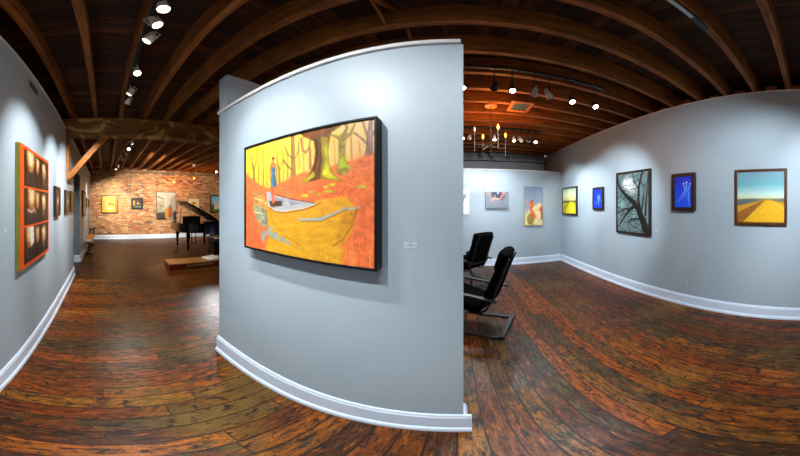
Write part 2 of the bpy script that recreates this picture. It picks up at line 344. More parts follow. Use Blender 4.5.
# joists, girder, braces
for k, y in enumerate([-1.0, -.575, -.165, .275, .72, 1.115, 1.54, 2.0, 2.43, 2.86, 3.28, 3.70, 4.12, 4.55, 4.97, 5.4, 5.82, 6.25, 6.67]):
    w_ = random.choice([.062,.066,.07]); dz = random.uniform(-.006, .006)
    vs = MB(); n = 40; dy = random.uniform(-.01, .01); ph = random.random()*6
    pts = [(x, y+.006*math.sin(x*.9+ph)) for x in np.linspace(-10.38, 3.05, n)]
    for i, (x, yy) in enumerate(pts):
        j = random.uniform(-.0025, .0025)
        vs.v += [(x, yy-w_/2+j, JZ+max(dz,-.002)+.002), (x, yy+w_/2+j, JZ+max(dz,-.002)+.002), (x, yy+w_/2, JZ+.25), (x, yy-w_/2, JZ+.25)]
    for i in range(n-1):
        for q in range(4):
            r = (q+1) % 4; vs.f.append((4*i+q, 4*i+r, 4*i+4+r, 4*i+4+q))
    vs.f += [(3,2,1,0), (4*n-4,4*n-3,4*n-2,4*n-1)]
    struct(vs.build('ceiling_joist_beam', M['joist'], bevel=.004, seg=1))
G = struct(MB().box((-4.14,LY-.2,2.86), (-3.9,6.95,3.2)).build('girder_beam', M['girder'], bevel=.012))
MB().bar((-4.0,LY+.05,2.1), (-4.0,.03,2.88), .1, .1, (1,0,0)).build('knee_brace', M['brace'], G, bevel=.006)
MB().box((-4.06,LY+.002,2.05), (-3.94,LY+.05,2.86)).build('wall_post', M['brace'], G, bevel=.005)
# cross bridging and blocking between the joists
for a, b in (((-.52,1.135,3.44), (-.50,1.52,3.27)), ((-.47,1.135,3.25), (-.43,1.52,3.45)), ((-.40,1.56,3.44), (-.38,1.98,3.27))):
    struct(MB().bar(a, b, .04, .02, (1,0,0)).build('cross_bridging_beam', M['joist']))
for y, h in ((.16,.09), (.5,.1), (.93,.07), (1.33,.06), (1.8,.1), (2.2,.06)):
    struct(MB().box((RX+.03,y-.075,3.223), (RX+.13,y+.075,3.223+h)).build('blocking_beam', M['brace'], bevel=.004))

# ---------------------------------------------------------------- pictures
WALLS = {'part': ('y', PY, 0, 1), 'back': ('y', BY, 0, 1), 'left': ('y', LY, PI, -1), 'right': ('x', RX, -PI/2, 1), 'brick': ('x', BX, PI/2, -1)}
class Pic:
    """where a flat picture sits: pixel box of its front face and how far it stands off the wall"""
    def __init__(s, wall, l, r, t, b, depth, border):
        ax, c, rz, sg = WALLS[wall]; s.depth = depth; s.b = border; s.rz = rz; f = c-sg*depth
        s.at = (lambda px, py: on_y(px, py, f)) if ax == 'y' else (lambda px, py: on_x(px, py, f))
        m = (l+r)/2; A = s.at(l, t); B = s.at(r, t); s.z1 = s.at(m, t).z; s.z0 = s.at(m, b).z; s.W = (B-A).to_2d().length; s.H = s.z1-s.z0
        s.d = (B-A); s.d.z = 0; s.d.normalize(); mid = (A+B)/2; s.A = A
        s.loc = Vector((mid.x, c if ax == 'y' else mid.y, s.z0)) if ax == 'y' else Vector((c, mid.y, s.z0))
    def uv(s, px, py):
        q = s.at(px, py); u = (q-s.A).dot(s.d); return (u-s.b)/(s.W-2*s.b), (q.z-s.z0-s.b)/(s.H-2*s.b)
    def art(s, n, bg=(128,128,128), px=True): return Art(s.uv if px else uvmap, (s.W-2*s.b)/(s.H-2*s.b), n, bg)
def hang(p, name, label, cat, art, mat, group=None, recess=.008, mat2=None, mount=None):
    """a picture with frame and canvas; border 0 gives a bare stretched canvas"""
    t = thing(name, label, cat, p.loc, p.rz, group); W, H, D, b = p.W/2, p.H, p.depth, p.b
    if b > 0:
        f = MB()
        for x0, x1, z0, z1 in ((-W,-W+b,0,H), (W-b,W,0,H), (-W+b,W-b,0,b), (-W+b,W-b,H-b,H)): f.box((x0,-D,z0), (x1,-.003,z1))
        f.build('frame', mat, t, bevel=min(.006, b*.2))
        if mount:
            i = mount; f = MB()
            for x0, x1, z0, z1 in ((-W+b,-W+b+i,b,H-b), (W-b-i,W-b,b,H-b), (-W+b+i,W-b-i,b,b+i), (-W+b+i,W-b-i,H-b-i,H-b)): f.box((x0,-D+recess-.003,z0), (x1,-D+recess+.004,z1))
            f.build('mat_board', mat2, t)
            surface('picture_print', art, (-W+b+i,-D+recess,b+i), (2*(W-b-i),0,0), (0,0,H-2*b-2*i), t)
        else: surface('canvas', art, (-W+b,-D+recess,b), (2*(W-b),0,0), (0,0,H-2*b), t)
    else:
        MB().box((-W,-D,0), (W,-.003,H)).build('stretcher_frame', mat, t)
        surface('canvas', art, (-W,-D-.001,0), (2*W,0,0), (0,0,H), t)
    return t
def caption(wall, l, r, t, b, label, lines=True):
    p = Pic(wall, l, r, t, b, .003, 0); o = thing('caption_card', label, 'label', p.loc, p.rz, 'picture caption cards')
    MB().box((-p.W/2,-.003,0), (p.W/2,-.0005,p.H)).build('card_mount', M['card'], o)
    if lines:
        m = MB()
        for x0, x1, z in ((.06,.3,.5), (.34,.7,.72), (.34,.62,.5), (.42,.6,.28), (.64,.92,.5)): m.box(((x0-.5)*p.W,-.0036,z*p.H), ((x1-.5)*p.W,-.003,(z+.1)*p.H))
        m.build('printed_lines', M['ink'], o)

# 1 forest painting on the partition
p = Pic('part', 244, 376.8, 131.2, 263.2, .077, .014)
p.z0, p.z1 = 1.284, 2.03; p.H = p.z1-p.z0; p.loc.z = p.z0
a = p.art(340, (236,196,80))
a.grad([(0,(226,140,30)), (.3,(226,110,44)), (.62,(236,190,96)), (1,(242,206,100))])
hot = np.clip(1.2-a.U*1.6, 0, 1); a.blend(hot*np.clip((a.V-.35)*3, 0, 1)*.95, (240,222,60), var=.14, seed=3)
a.blend(np.clip((a.U-.5)*2, 0, 1)*np.clip((a.V-.45)*3, 0, 1)*.85, (240,190,128), var=.14, seed=4)
a.blend(np.clip(a.noise(40,16,77)*2.6-1.35, 0, .5)*np.clip((a.V-.5)*4,0,1), (206,190,60))
def tree(pts, w, col, alpha=.72): a.line(pts, w, col, soft=.004, a=alpha, var=.35, seed=9, su=50, sv=10)
for x in (247.5,257.5,262,266,276,282,286.5): tree([(x,150-(x-247)*.12),(x+.5,166),(x,185)], [.005,.007,.01], (176,150,44), .75)
for x, y0, y1 in ((302,138,172),(297.5,136,168),(333.5,140,166),(350,134,160),(358.5,140,158)): tree([(x,y0),(x+1,y1)], .006, (206,140,76), .7)
tree([(252,164),(253,172),(253.5,184)], [.009,.013,.018], (134,104,38)); tree([(253,172),(250,160),(248.5,150)], .006, (146,116,40)); tree([(253,171),(255.5,160),(256.5,148)], .006, (146,116,40)); tree([(252.6,168),(251.5,156)], .005, (146,116,40))
tree([(262,170),(262.5,186)], [.007,.012], (150,126,44)); tree([(278,166),(279,187)], [.009,.015], (140,128,48)); tree([(278,168),(276,156)], .006, (140,128,48)); tree([(279,170),(282,160)], .006, (140,128,48))
tree([(291.5,133),(292,150),(292.3,166),(292,182)], [.02,.02,.024,.034], (136,86,52)); tree([(292,170),(287,166.5),(282.5,160)], .008, (136,86,52)); tree([(291.6,158),(286.5,154),(284,146)], .007, (136,86,52)); tree([(293,160),(297,152),(298,142)], .007, (146,96,56))
tree([(310,134),(308.5,147),(305,152.5),(301.5,150),(300,138)], .008, (166,98,60), .85); tree([(309,148),(309.5,168)], .012, (170,104,64), .8)
tree([(370.5,119),(369,134),(369,146),(368,158)], [.014,.02,.024,.036], (136,98,92), .9); tree([(369,146),(361,138),(354,132.5)], .009, (144,104,96), .85); tree([(368.5,140),(364,128),(362,120)], .009, (146,104,96), .85); tree([(369.5,140),(374,130)], .008, (146,104,96), .8)
G0 = [(243,171),(248,176),(252,179),(258,184.5),(264,187),(268,188),(273,185),(278,183),(284,181),(290,177.5),(300,173),(310,171),(320,168.5),(330,166),(340,162.5),(346,162),(352,160),(360,158.5),(370,155),(378,153),(378,280),(243,260)]
a.poly(G0, (240,122,62), soft=.012, var=.2, seed=12, su=70, sv=70)
a.dot((362,166), .16, .11, (232,118,62), soft=.8, a=.7, var=.3, su=60, sv=50); a.dot((330,190), .32, .12, (232,98,50), soft=.8, a=.6, var=.3, su=90, sv=90); a.dot((295,188), .16, .07, (226,96,50), soft=.8, a=.5, var=.3, su=80, sv=80)
rg = np.random.RandomState(19)
for k in range(150):
    x = rg.uniform(280, 374); y = rg.uniform(172+(340-x)*.05, 206); a.dot((x,y), rg.uniform(.006,.02), rg.uniform(.004,.009), [(250,150,80),(222,90,46),(240,108,50),(222,150,66)][rg.randint(4)], soft=.6, a=.8)
a.poly([(253,190),(262,194),(268,205),(266,226),(258,222),(253,208)], (196,140,76), soft=.012, var=.4, seed=2)
a.poly([(252,205),(262,207),(267,217),(265,230),(256,220)], (150,152,116), soft=.01, var=.4, seed=8)
a.line([(254,198),(262,201)], .008, (240,206,110)); a.line([(253,212),(262,214)], .008, (206,200,140)); a.line([(256,205),(265,209)], .006, (226,170,90))
a.poly([(244,200),(252,204),(254,222),(262,244),(264,262),(243,258)], (240,112,56), soft=.014, var=.18, seed=4)
# boat and its reflection
a.poly([(266,204),(282,213),(304,208),(315,201),(345,196),(356,208),(351,232),(340,246),(356,272),(262,256),(268,236)], (228,164,32), soft=.012, var=.12, seed=21, su=18, sv=50)
a.poly([(268,207),(282,211.5),(303,208),(322,200),(342,198),(346,207),(330,216),(300,221),(278,218)], (226,160,40), soft=.012, var=.1, seed=6)
a.poly([(352,197),(378,190),(378,282),(338,272),(346,244),(355,226)], (240,116,62), soft=.02, var=.2, seed=14, su=30, sv=40)
a.poly([(344,209),(356,208),(352,226),(342,242),(334,238)], (206,140,28), soft=.02, var=.15)
a.poly([(266,192),(270.5,192.5),(276,196),(296,200),(314,203),(303,207.6),(282,211.2),(272,210.5),(267.5,205)], (176,176,178), soft=.004, var=.12)
a.poly([(273,197),(284,200),(280,206),(272,204)], (150,150,160), soft=.006); a.poly([(287,200.5),(300,203),(290,205.5)], (146,146,158), soft=.006)
a.line([(266,192.5),(267.5,205),(274,210.5),(284,211),(303,208),(315,203.5)], .006, (206,200,188), soft=.003); a.line([(270,193),(290,199),(314,203)], .004, (120,70,50), soft=.003)
a.line([(297,219),(306,220.5),(320,219),(334,214),(346,207.8)], [.005,.012,.012,.01,.008], (160,178,172), soft=.004); a.line([(300,221.5),(320,221.5),(346,209.5)], .005, (176,112,30), soft=.004)
a.line([(348,209.5),(358,207.5)], .008, (176,176,150), soft=.004); a.line([(350,213),(354,218),(357,209)], .004, (180,100,40), soft=.003)
a.poly([(268,201),(281,201),(281,206),(270,207)], (78,58,38), soft=.006)
for x, y, w, h in ((262,236,.035,.06),(268,233,.05,.035),(274,236,.05,.04),(281,240,.04,.03),(287,243,.03,.02),(270,228,.03,.02)): a.dot((x,y), w, h, (150,164,150), soft=.3, var=.15)
r = np.random.RandomState(5)
for i in range(70):
    x = r.uniform(246, 374); y0 = r.uniform(238, 262) if x > 268 else r.uniform(250, 258); L = r.uniform(8, 26)
    if x < 345: col = [(246,206,60),(222,150,20),(250,190,40),(206,140,30)][r.randint(4)]
    else: col = [(246,140,70),(232,84,30),(250,160,60)][r.randint(3)]
    a.line([(x,y0),(x,y0+L)], .0035, col, soft=.003, a=.7)
# big mossy tree
a.poly([(296,131),(310,128),(313,126),(338,119),(340,126),(331,131.5),(328.5,140),(327,152),(328.5,165),(332,173),(341,181),(330,180),(322,178),(312,181),(300,183),(308,175),(313,163),(314.5,150),(313,141),(306,138)], (126,74,26), soft=.006, var=.35, seed=31, su=30, sv=10)
a.poly([(318,138),(327.5,134),(326.5,152),(328,166),(332,174),(341,181),(328,179),(320,178),(321,160)], (160,134,30), soft=.012, var=.35, seed=32, su=24, sv=12)
a.poly([(323,146),(327,144),(327,158),(330,172),(338,180),(326,178),(321,174),(325,160)], (196,190,44), soft=.012, var=.3, seed=33, su=24, sv=16)
a.poly([(300,182),(309,175),(313,170),(314,176),(306,182)], (186,180,44), soft=.008, var=.2); a.line([(315,140),(316.5,155),(313,170)], [.012,.012,.006], (74,40,18), soft=.01); a.line([(319,138),(320,158),(318,172)], .006, (84,48,20), soft=.006)
a.dot((325,135), .022, .02, (110,60,20), soft=.4); a.dot((307,134), .07, .03, (136,66,26), soft=.5)
# second tree with green trunk
a.line([(341.5,137),(341,148),(341,158),(342,168)], [.03,.03,.026,.05], (156,134,54), soft=.008, var=.3, seed=40); a.line([(341,140),(335,136),(330,134.5)], [.015,.01,.006], (156,126,54)); a.line([(342,139),(350,133),(354,124)], [.018,.014,.008], (160,130,60)); a.line([(342,138),(346,128),(345,121)], [.02,.014,.01], (150,122,54))
a.poly([(338.5,158),(343,156),(346,164),(353,169),(344,167),(338,169)], (176,186,44), soft=.008)
for x, y, w in ((304,195.5,.045),(311,192,.035),(328,191.5,.06),(331,184.5,.04),(325,187,.03),(361,186.5,.05),(318,194,.03)): a.dot((x,y), w, .014, (190,180,44), soft=.5, var=.3)
a.line([(268,207.5),(274,211.5),(284,213),(303,209.8),(320,203)], .004, (150,90,20), soft=.004)
a.line([(356,208),(351,226),(342,240),(332,246)], .006, (170,100,20), soft=.006, a=.8); a.line([(268,208),(272,222),(284,236),(300,246)], .006, (196,130,20), soft=.008, a=.8)
# woman in a blue dress standing at the bow
a.line([(271.6,184),(271.4,193),(271.6,203)], [.011,.009,.008], (214,92,40), soft=.004); a.line([(273.6,184),(273.4,193),(273,202)], [.011,.009,.008], (236,120,60), soft=.004)
a.poly([(270.4,166),(274.2,166),(274.4,171),(274.1,174),(275.4,180),(275.8,186.8),(269.9,187),(269.9,180),(270.6,174),(270.2,171)], (86,124,150), soft=.004, var=.3, su=60, sv=30); a.poly([(272.8,168),(274.2,168),(274,174),(275.4,186),(273.2,186.5)], (62,96,126), soft=.006)
a.poly([(271.3,160.5),(272.9,160.5),(273.1,162.5),(274.8,163.6),(274.3,167.3),(270.4,167.3),(269.8,163.8),(271.2,162.6)], (230,130,70), soft=.004); a.line([(274.8,164),(275.5,171),(274.9,178)], .005, (222,116,58)); a.line([(270,164),(269.3,172),(269.9,181)], .005, (176,84,42))
a.dot((272.1,159.6), .012, .022, (222,118,62), soft=.3); a.dot((271.9,157.9), .015, .016, (140,44,22), soft=.3); a.dot((273.3,158.6), .008, .01, (132,40,20), soft=.3)
a.img *= .94
a.speck(.04, 90, 70); a.speck(.04, 200, 160, 8)
hang(p, 'framed_painting', 'large forest painting of a woman in a boat, black frame, on the grey partition', 'painting', a, M['frame'], mat2=None)
caption('part', 404, 417, 242.9, 248.2, 'white caption card beside the large forest painting on the partition')

# 2 six-panel picture on the left wall
p = Pic('left', 19.5, 48.3, 151.5, 261.5, .04, 0)
t = thing('panel_painting', 'orange-red board with six dark figure panels, on the left blue-grey wall', 'painting', p.loc, p.rz)
W, H = p.W/2, p.H
MB().box((-W,-.04,0), (W,-.003,H)).build('backing_frame', M['green'], t)
MB().box((-W+.004,-.046,.004), (W-.004,-.0405,H-.004)).build('board', M['orange'], t)
rr = np.random.RandomState(3)
for row in range(3):
    for c in range(2):
        x0 = -W+.085+c*(2*W-.115)*.56; x1 = x0+(2*W-.115)*(.557 if c == 0 else .44); z1 = H-.035-row*(H-.05)/3; z0 = z1-(H-.05)/3+.02
        q = Art(uvmap, (x1-x0)/(z1-z0), 70, (26,18,14)); q.blend(q.noise(5,5,row*7+c)*.7, (58,40,26))
        hi, md, lo_ = (228,204,152), (176,112,58), (110,60,30); s = [0,.06,-.04][row]
        if c == 0:
            q.poly([(.12+s,1),(.62+s,1),(.66+s,.72),(.56+s,.5),(.44+s,.36),(.24+s,.42),(.14+s,.66)], md, soft=.05, var=.3, seed=row); q.poly([(.2+s,1),(.52+s,1),(.54+s,.74),(.42+s,.56),(.28+s,.62)], hi, soft=.06, var=.1)
            q.poly([(.68,.96),(.98,.92),(.98,.56),(.86,.4),(.74,.52)], md, soft=.05, var=.3, seed=row+5); q.poly([(.76,.9),(.94,.88),(.92,.66),(.82,.6)], hi, soft=.06)
            q.line([(.24+s,.5),(.18+s,.28),(.26+s,.1)], [.05,.04,.025], lo_, soft=.03); q.line([(.56+s,.5),(.62+s,.28)], [.05,.025], lo_, soft=.03); q.poly([(.28+s,.4),(.56+s,.4),(.6+s,.05),(.26+s,.05)], (36,38,50), soft=.05)
            if row == 1: q.line([(.2,.42),(.45,.34),(.6,.42),(.7,.32)], .03, (240,190,170), soft=.03)
            if row == 2: q.poly([(.3,1),(.56,1),(.6,.5),(.4,.44)], (244,232,214), soft=.05)
        else:
            q.poly([(.2,.86),(.6,.92),(.72,.6),(.56,.36),(.3,.46)], (190,136,82), soft=.06, var=.4, seed=row); q.poly([(.3,.8),(.52,.86),(.54,.64),(.38,.58)], (240,216,168), soft=.06); q.line([(.36,.5),(.46,.2)], [.06,.03], (176,140,100), soft=.04); q.dot((.84,.34), .1, .2, (110,56,30), soft=.8)
        q.speck(.2, 30, 30, row+c)
        surface('figure_panel', q, (x0,-.0475,z0), (x1-x0,0,0), (0,0,z1-z0), t)
caption('left', 3.6, 7.2, 228, 232.2, 'small white caption card on the left wall by the six-panel picture', False)
# vent grille high on the left wall
t = thing('vent_grille', 'pale wall vent grille below the ceiling on the left wall', 'vent', (-2.075,LY,2.79), PI)
f = MB()
for x0, x1, z0, z1 in ((-.165,-.14,0,.125), (.14,.165,0,.125), (-.14,.14,0,.02), (-.14,.14,.105,.125)): f.box((x0,-.012,z0), (x1,-.002,z1))
f.build('grille_frame', M['wall'], t, bevel=.002); f = MB()
for k in range(7): f.bar((-.14,-.006,.026+k*.012), (.14,-.006,.026+k*.012), .002, .01, (0,.6,.8))
f.build('louvre_slats', M['shade'], t); MB().box((-.14,-.003,.02), (.14,-.001,.105)).build('grille_backing', M['slot'], t)

# 3 small frames along the left wall
def small(l, r, tp, b, kind, label, frame='walnut', depth=.04, bd=.05):
    p = Pic('left', l, r, tp, b, depth, bd); q = p.art(50, (40,32,24), False)
    if kind == 0: q.blend(q.noise(4,4,1), (70,56,36)); q.dot((.5*q.asp,.5) if 0 else (.5,.52), .26*q.asp, .26, (196,170,116), soft=.5); q.dot((.5,.52), .14*q.asp, .16, (226,206,160), soft=.6)
    if kind == 1: q.blend(q.noise(4,4,2), (150,120,64)); q.dot((.5,.5), .2*q.asp, .24, (214,180,104), soft=.6); q.line([(.2,.2),(.5,.4),(.8,.25)], .04, (60,44,26))
    if kind == 2: q.blend(q.noise(3,5,3), (176,140,80)); q.poly([(.3,.1),(.7,.1),(.6,.7),(.4,.7)], (90,64,36), soft=.05)
    if kind == 3: q.img[:] = (214,206,188); q.blend(q.noise(3,5,4)*.5, (150,140,120)); q.poly([(.25,.1),(.75,.1),(.6,.5),(.5,.8),(.35,.5)], (90,84,76), soft=.06)
    hang(p, 'small_framed_picture', label, 'picture', q, M[frame], 'small dark frames along the hall wall')
small(56, 60.8, 186.6, 216.2, 0, 'dark framed picture with a pale oval, first small frame past the six-panel picture')
small(66.2, 70.0, 190.4, 213, 1, 'small dark framed picture, middle of the three hanging before the doorway')
small(71.4, 74.6, 191.6, 211.8, 2, 'small dark framed picture hanging closest to the doorway edge')
small(83.2, 86, 191.2, 216, 3, 'tall pale picture in a dark frame, first beyond the doorway', 'black', .04, .07)
small(86.6, 88.2, 198, 207.5, 1, 'small framed picture on the hall wall above the bench', 'olive', .04, .06)
small(88.9, 89.9, 199.5, 207.5, 2, 'last tiny framed picture on the hall wall before the brick corner', 'olive', .05, .06)

# 4 pictures on the brick wall
p = Pic('brick', 101.2, 118.3, 195.2, 213.3, .05, .045); q = p.art(90, (232,176,30), True)
q.blend(q.noise(6,6,4), (246,206,60)); q.blend(np.clip((q.U-.82)*12,0,1), (214,130,30)); q.dot((107,204), .16, .3, (250,236,170), soft=.8, a=.8); q.poly([(106,207.5),(114,207),(114.5,209.5),(106,209.5)], (236,222,170), soft=.04, var=.3)
q.line([(108,204),(111,203.6),(114,205)], .03, (190,90,30)); q.line([(112.6,199),(113,204)], .015, (206,150,40)); q.speck(.15, 30, 30)
q.img *= .8; hang(p, 'yellow_painting', 'square golden yellow painting on the brick wall, first from the hall wall', 'painting', q, M['brown'])
p = Pic('brick', 131.3, 143, 197.8, 209.3, .05, .09); q = p.art(60, (46,34,22), True)
q.dot((134,203), .18, .5, (176,140,40), soft=.5); q.dot((138,203.5), .22, .2, (206,150,110), soft=.6); q.dot((137.5,201), .1, .14, (120,50,40), soft=.6); q.poly([(134.5,206.5),(142,206),(142,209),(134,209)], (120,130,100), soft=.05, var=.4); q.dot((140.5,204.5), .1, .1, (110,140,160), soft=.6)
hang(p, 'dark_still_painting', 'small dark painting in a black frame on brick, second from the hall wall', 'painting', q, M['black'])
p = Pic('brick', 156.6, 176.2, 192, 219.2, .05, .02); q = p.art(120, (206,204,190), True)
q.blend(q.noise(5,6,6)*.8, (226,222,208)); q.poly([(157,202),(165,199),(165,218),(157,218)], (190,182,156), soft=.02, var=.2, su=12, sv=20); q.poly([(170,198),(176.5,194),(176.5,219),(170,219)], (176,172,156), soft=.02, var=.2)
for x in (158.5,160.5,162.5): q.line([(x,203),(x,213)], .006, (126,116,96), a=.7)
q.line([(158,196.5),(163.5,199)], [.02,.014], (74,66,56)); q.dot((164,195), .05, .04, (170,174,170), soft=.6); q.line([(168,193),(168,208)], .01, (140,140,130), a=.7)
q.poly([(157,213),(166,212),(166,219.5),(157,219.5)], (70,70,66), soft=.03, var=.5, su=20); q.poly([(165,209),(168.5,208.5),(168.5,218),(165,218)], (206,160,50), soft=.02); q.poly([(168.5,207),(172,207),(172.5,217),(168.5,218)], (186,84,40), soft=.02); q.dot((170,206), .05, .04, (70,40,30), soft=.5); q.dot((167,208), .04, .035, (180,120,70), soft=.5); q.poly([(173,212),(176.5,211),(176.5,219),(173,219)], (60,58,60), soft=.03)
q.img *= .82; hang(p, 'street_scene_painting', 'large pale street scene painting on brick behind the piano lid', 'painting', q, M['black'])
p = Pic('brick', 187.4, 200.1, 197.8, 209.2, .05, .05); q = p.art(60, (214,176,70), True)
q.blend(q.noise(6,6,9), (236,206,110)); q.poly([(190.5,200),(197,200),(196.5,204),(193.5,207),(191.5,205)], (140,84,24), soft=.05, var=.4); q.dot((192.5,203), .1, .12, (220,170,60), soft=.6)
hang(p, 'gold_print_picture', 'small gold picture with wide cream mat on brick above the piano', 'picture', q, M['gilt'], recess=.006, mat2=M['cream'], mount=.14)
p = Pic('brick', 210.4, 224, 195.2, 212.6, .05, .06); q = p.art(90, (140,196,226), True)
q.grad([(0,(70,110,50)), (.22,(110,140,70)), (.3,(170,200,214)), (1,(110,180,222))]); q.poly([(214,209),(214.5,203),(216.5,202),(217,197),(218,202),(221,203),(222,209)], (206,200,190), soft=.02, var=.15); q.line([(217,197),(217,208)], .02, (176,170,164)); q.poly([(211.5,205),(214,203),(214,210),(211.5,210)], (110,70,40), soft=.04); q.dot((216,211), .3, .06, (80,130,60), soft=.5)
hang(p, 'blue_sky_painting', 'black framed painting of a pale building under blue sky, on brick by the partition edge', 'painting', q, M['black'])

# 5 back wall of the far room
p = Pic('back', 456, 469.4, 189.8, 214.6, .05, 0); q = p.art(90, (218,222,224), True)
q.speck(.03, 10, 10); q.dot((464.5,196), .1, .12, (90,96,100), soft=.9, a=.8); q.dot((464.2,194.5), .05, .07, (200,204,206), soft=.5); q.line([(464,198),(462,205)], .02, (110,114,118)); q.line([(466,193),(463,199),(462,197)], .008, (50,54,58))
hang(p, 'white_drawing', 'white canvas with a grey pen drawing, half hidden by the partition edge', 'picture', q, M['paper'])
p = Pic('back', 485.4, 508.6, 191.8, 208.4, .07, 0); q = p.art(110, (124,132,150), True)
q.blend(q.noise(3,8,2)*.8, (146,152,164)); q.blend(np.clip(.4-q.V,0,1)*1.5, (118,126,132))
q.poly([(491,192),(501,192),(505,196),(502,200),(496,199),(492,197)], (60,66,92), soft=.03, var=.4); q.line([(486.5,193.5),(490,194)], [.05,.035], (206,130,100)); q.line([(500,199),(503,195),(505,192)], .06, (216,130,96)); q.line([(492,200),(494,198),(498,199)], .05, (220,176,130)); q.line([(491,199.5),(493,202)], [.04,.03], (206,140,96)); q.dot((498,193), .08, .08, (200,206,214), soft=.5); q.dot((495,196), .06, .06, (220,150,60), soft=.5); q.dot((502,193), .06, .08, (226,120,70), soft=.5)
q.speck(.12, 30, 20)
hang(p, 'diving_figure_painting', 'landscape canvas of tumbling figures on grey blue, on the far back wall', 'painting', q, M['olive'])
p = Pic('back', 524.4, 542.3, 186.6, 225.4, .07, 0); q = p.art(130, (120,140,164), True)
q.grad([(0,(226,206,150)), (.25,(206,200,170)), (.45,(156,170,180)), (1,(112,130,160))]); q.blend(q.noise(5,3,2)*.5, (150,164,182))
q.poly([(525,225),(526,214),(531,208),(536,205),(540,203),(543,206),(543,225.4)], (230,214,150), soft=.02, var=.2); q.poly([(528,224),(527,216),(531,213),(534,219),(533,225)], (150,130,60), soft=.02, var=.5)
q.poly([(530,202),(533,200),(534,205),(532,209),(535,214),(536,218),(533,219),(530.5,213),(530,207)], (226,96,50), soft=.02, var=.2); q.line([(530.5,205),(527,203),(525,201)], [.018,.014,.012], (232,150,110)); q.poly([(540,207),(543,205),(543,219),(540.5,220),(541,213),(539,210)], (214,84,44), soft=.015); q.dot((531.5,201), .025, .022, (176,70,40), soft=.4); q.line([(533,203),(535,205.5)], .01, (236,160,120))
hang(p, 'red_figure_painting', 'tall canvas of red figures under blue sky, on the back wall by the corner', 'painting', q, M['green'])

# 6 right wall
p = Pic('right', 562, 576.4, 187, 215, .045, .045); q = p.art(110, (236,236,120), True)
q.grad([(0,(190,176,10)), (.4,(222,210,30)), (.47,(60,60,20)), (.53,(226,226,130)), (.75,(250,248,190)), (1,(160,210,170))]); q.dot((569,194), .3, .22, (252,250,190), soft=.9, a=.9); q.poly([(569,202),(572,201.5),(576,206),(577,216),(564,216)], (236,226,30), soft=.03); q.line([(569,202.3),(563.5,208.5)], [.01,.03], (190,120,20), soft=.03)
hang(p, 'yellow_road_painting', 'small yellow painting of a road in a dark frame, nearest the room corner', 'painting', q, M['walnut'])
p = Pic('right', 592.3, 602.8, 187.2, 210, .045, .05); q = p.art(100, (14,40,226), True)
q.blend(q.noise(4,4,3)*.6, (30,90,240)); q.dot((598.5,197), .16, .18, (130,190,246), soft=.8, var=.3); q.dot((595.5,203), .09, .09, (110,170,246), soft=.8); q.line([(598,199),(598.5,205)], [.05,.02], (120,180,246)); q.dot((600,200), .08, .1, (80,150,246), soft=.8)
hang(p, 'blue_jellyfish_picture', 'smaller blue jellyfish picture in a thin dark frame beside the yellow road', 'picture', q, M['walnut'])
caption('right', 602.2, 604.6, 212.6, 214.2, 'tiny white caption card under the smaller blue jellyfish picture', False)
p = Pic('right', 615.8, 650, 170.6, 234.4, .05, .042); q = p.art(220, (116,136,138), True)
q.blend(q.noise(4,6,3), (80,106,106)); q.dot((630,187), .26, .17, (206,214,214), soft=.9); q.dot((627,182), .16, .14, (236,240,240), soft=.7, var=.1); q.dot((621,204), .12, .1, (130,190,176), soft=.9, a=.8); q.dot((634,214), .1, .12, (140,200,186), soft=.9, a=.7)
dk = (18,18,19)
q.line([(647,237),(643,222),(638,210),(634,203),(627,197),(621,190),(618,184),(617,174)], [.07,.065,.05,.045,.035,.026,.018,.01], dk); q.line([(640,214),(638,200),(638.5,186),(641,176),(643,170)], [.03,.026,.022,.018,.014], dk)
q.line([(636,205),(629,210),(624,217),(617,228)], [.03,.022,.018,.01], dk); q.line([(632,209),(624,209),(616,214)], [.018,.014,.008], dk); q.line([(644,225),(640,219),(632,219),(626,223)], [.03,.016,.014,.006], dk); q.line([(645,215),(646,200),(647,184),(648,172)], [.02,.014,.012,.008], dk)
q.line([(641,212),(643,198),(645,184)], [.016,.012,.006], dk); q.line([(638.5,190),(634,181),(632,173)], [.012,.009,.005], dk)
r = np.random.RandomState(8)
for i in range(110):
    x, y = r.uniform(617,648), r.uniform(172,232); an = r.uniform(0,6.28); L = r.uniform(4,12)
    q.line([(x,y),(x+L*.5*math.cos(an)+r.uniform(-1,1),y+L*.5*math.sin(an)),(x+L*math.cos(an),y+L*math.sin(an))], [.006,.005,.002], dk, soft=.003, a=.8)
hang(p, 'bare_tree_picture', 'largest picture on the right wall, bare black tree branches on misty grey', 'picture', q, M['walnut'])
caption('right', 654.5, 657.8, 229.8, 231.6, 'tiny white caption card beside the bare tree picture', False)
p = Pic('right', 671.4, 694, 173, 210.6, .075, .052); q = p.art(130, (10,40,214), True)
q.grad([(0,(16,80,250)), (.5,(10,60,244)), (1,(6,30,200))]); q.blend(q.noise(3,3,3)*.5, (20,90,246)); w_ = (236,246,255); l_ = (130,190,255)
for x, y in ((683,183.5),(686,182.3),(689.6,183.6)): q.dot((x,y), .05, .03, w_, soft=.5)
q.line([(683,184),(684.5,190),(681,196),(676.5,201)], [.02,.02,.014,.006], l_, soft=.012); q.line([(686,183),(686,190),(683.5,196),(678,202)], [.02,.02,.012,.006], l_, soft=.012); q.line([(689.5,184),(687.5,191),(688,200),(689,206)], [.02,.02,.014,.008], l_, soft=.012)
q.line([(685,190),(685.5,198),(686,206)], [.02,.016,.008], (60,140,250), soft=.012, a=.8); q.line([(687,189),(690.5,198),(691,205)], [.014,.014,.006], (60,140,250), soft=.012, a=.8)
hang(p, 'deep_framed_jellyfish_picture', 'bright blue picture of three white jellyfish in a deep dark box frame', 'picture', q, M['walnut'], recess=.016)
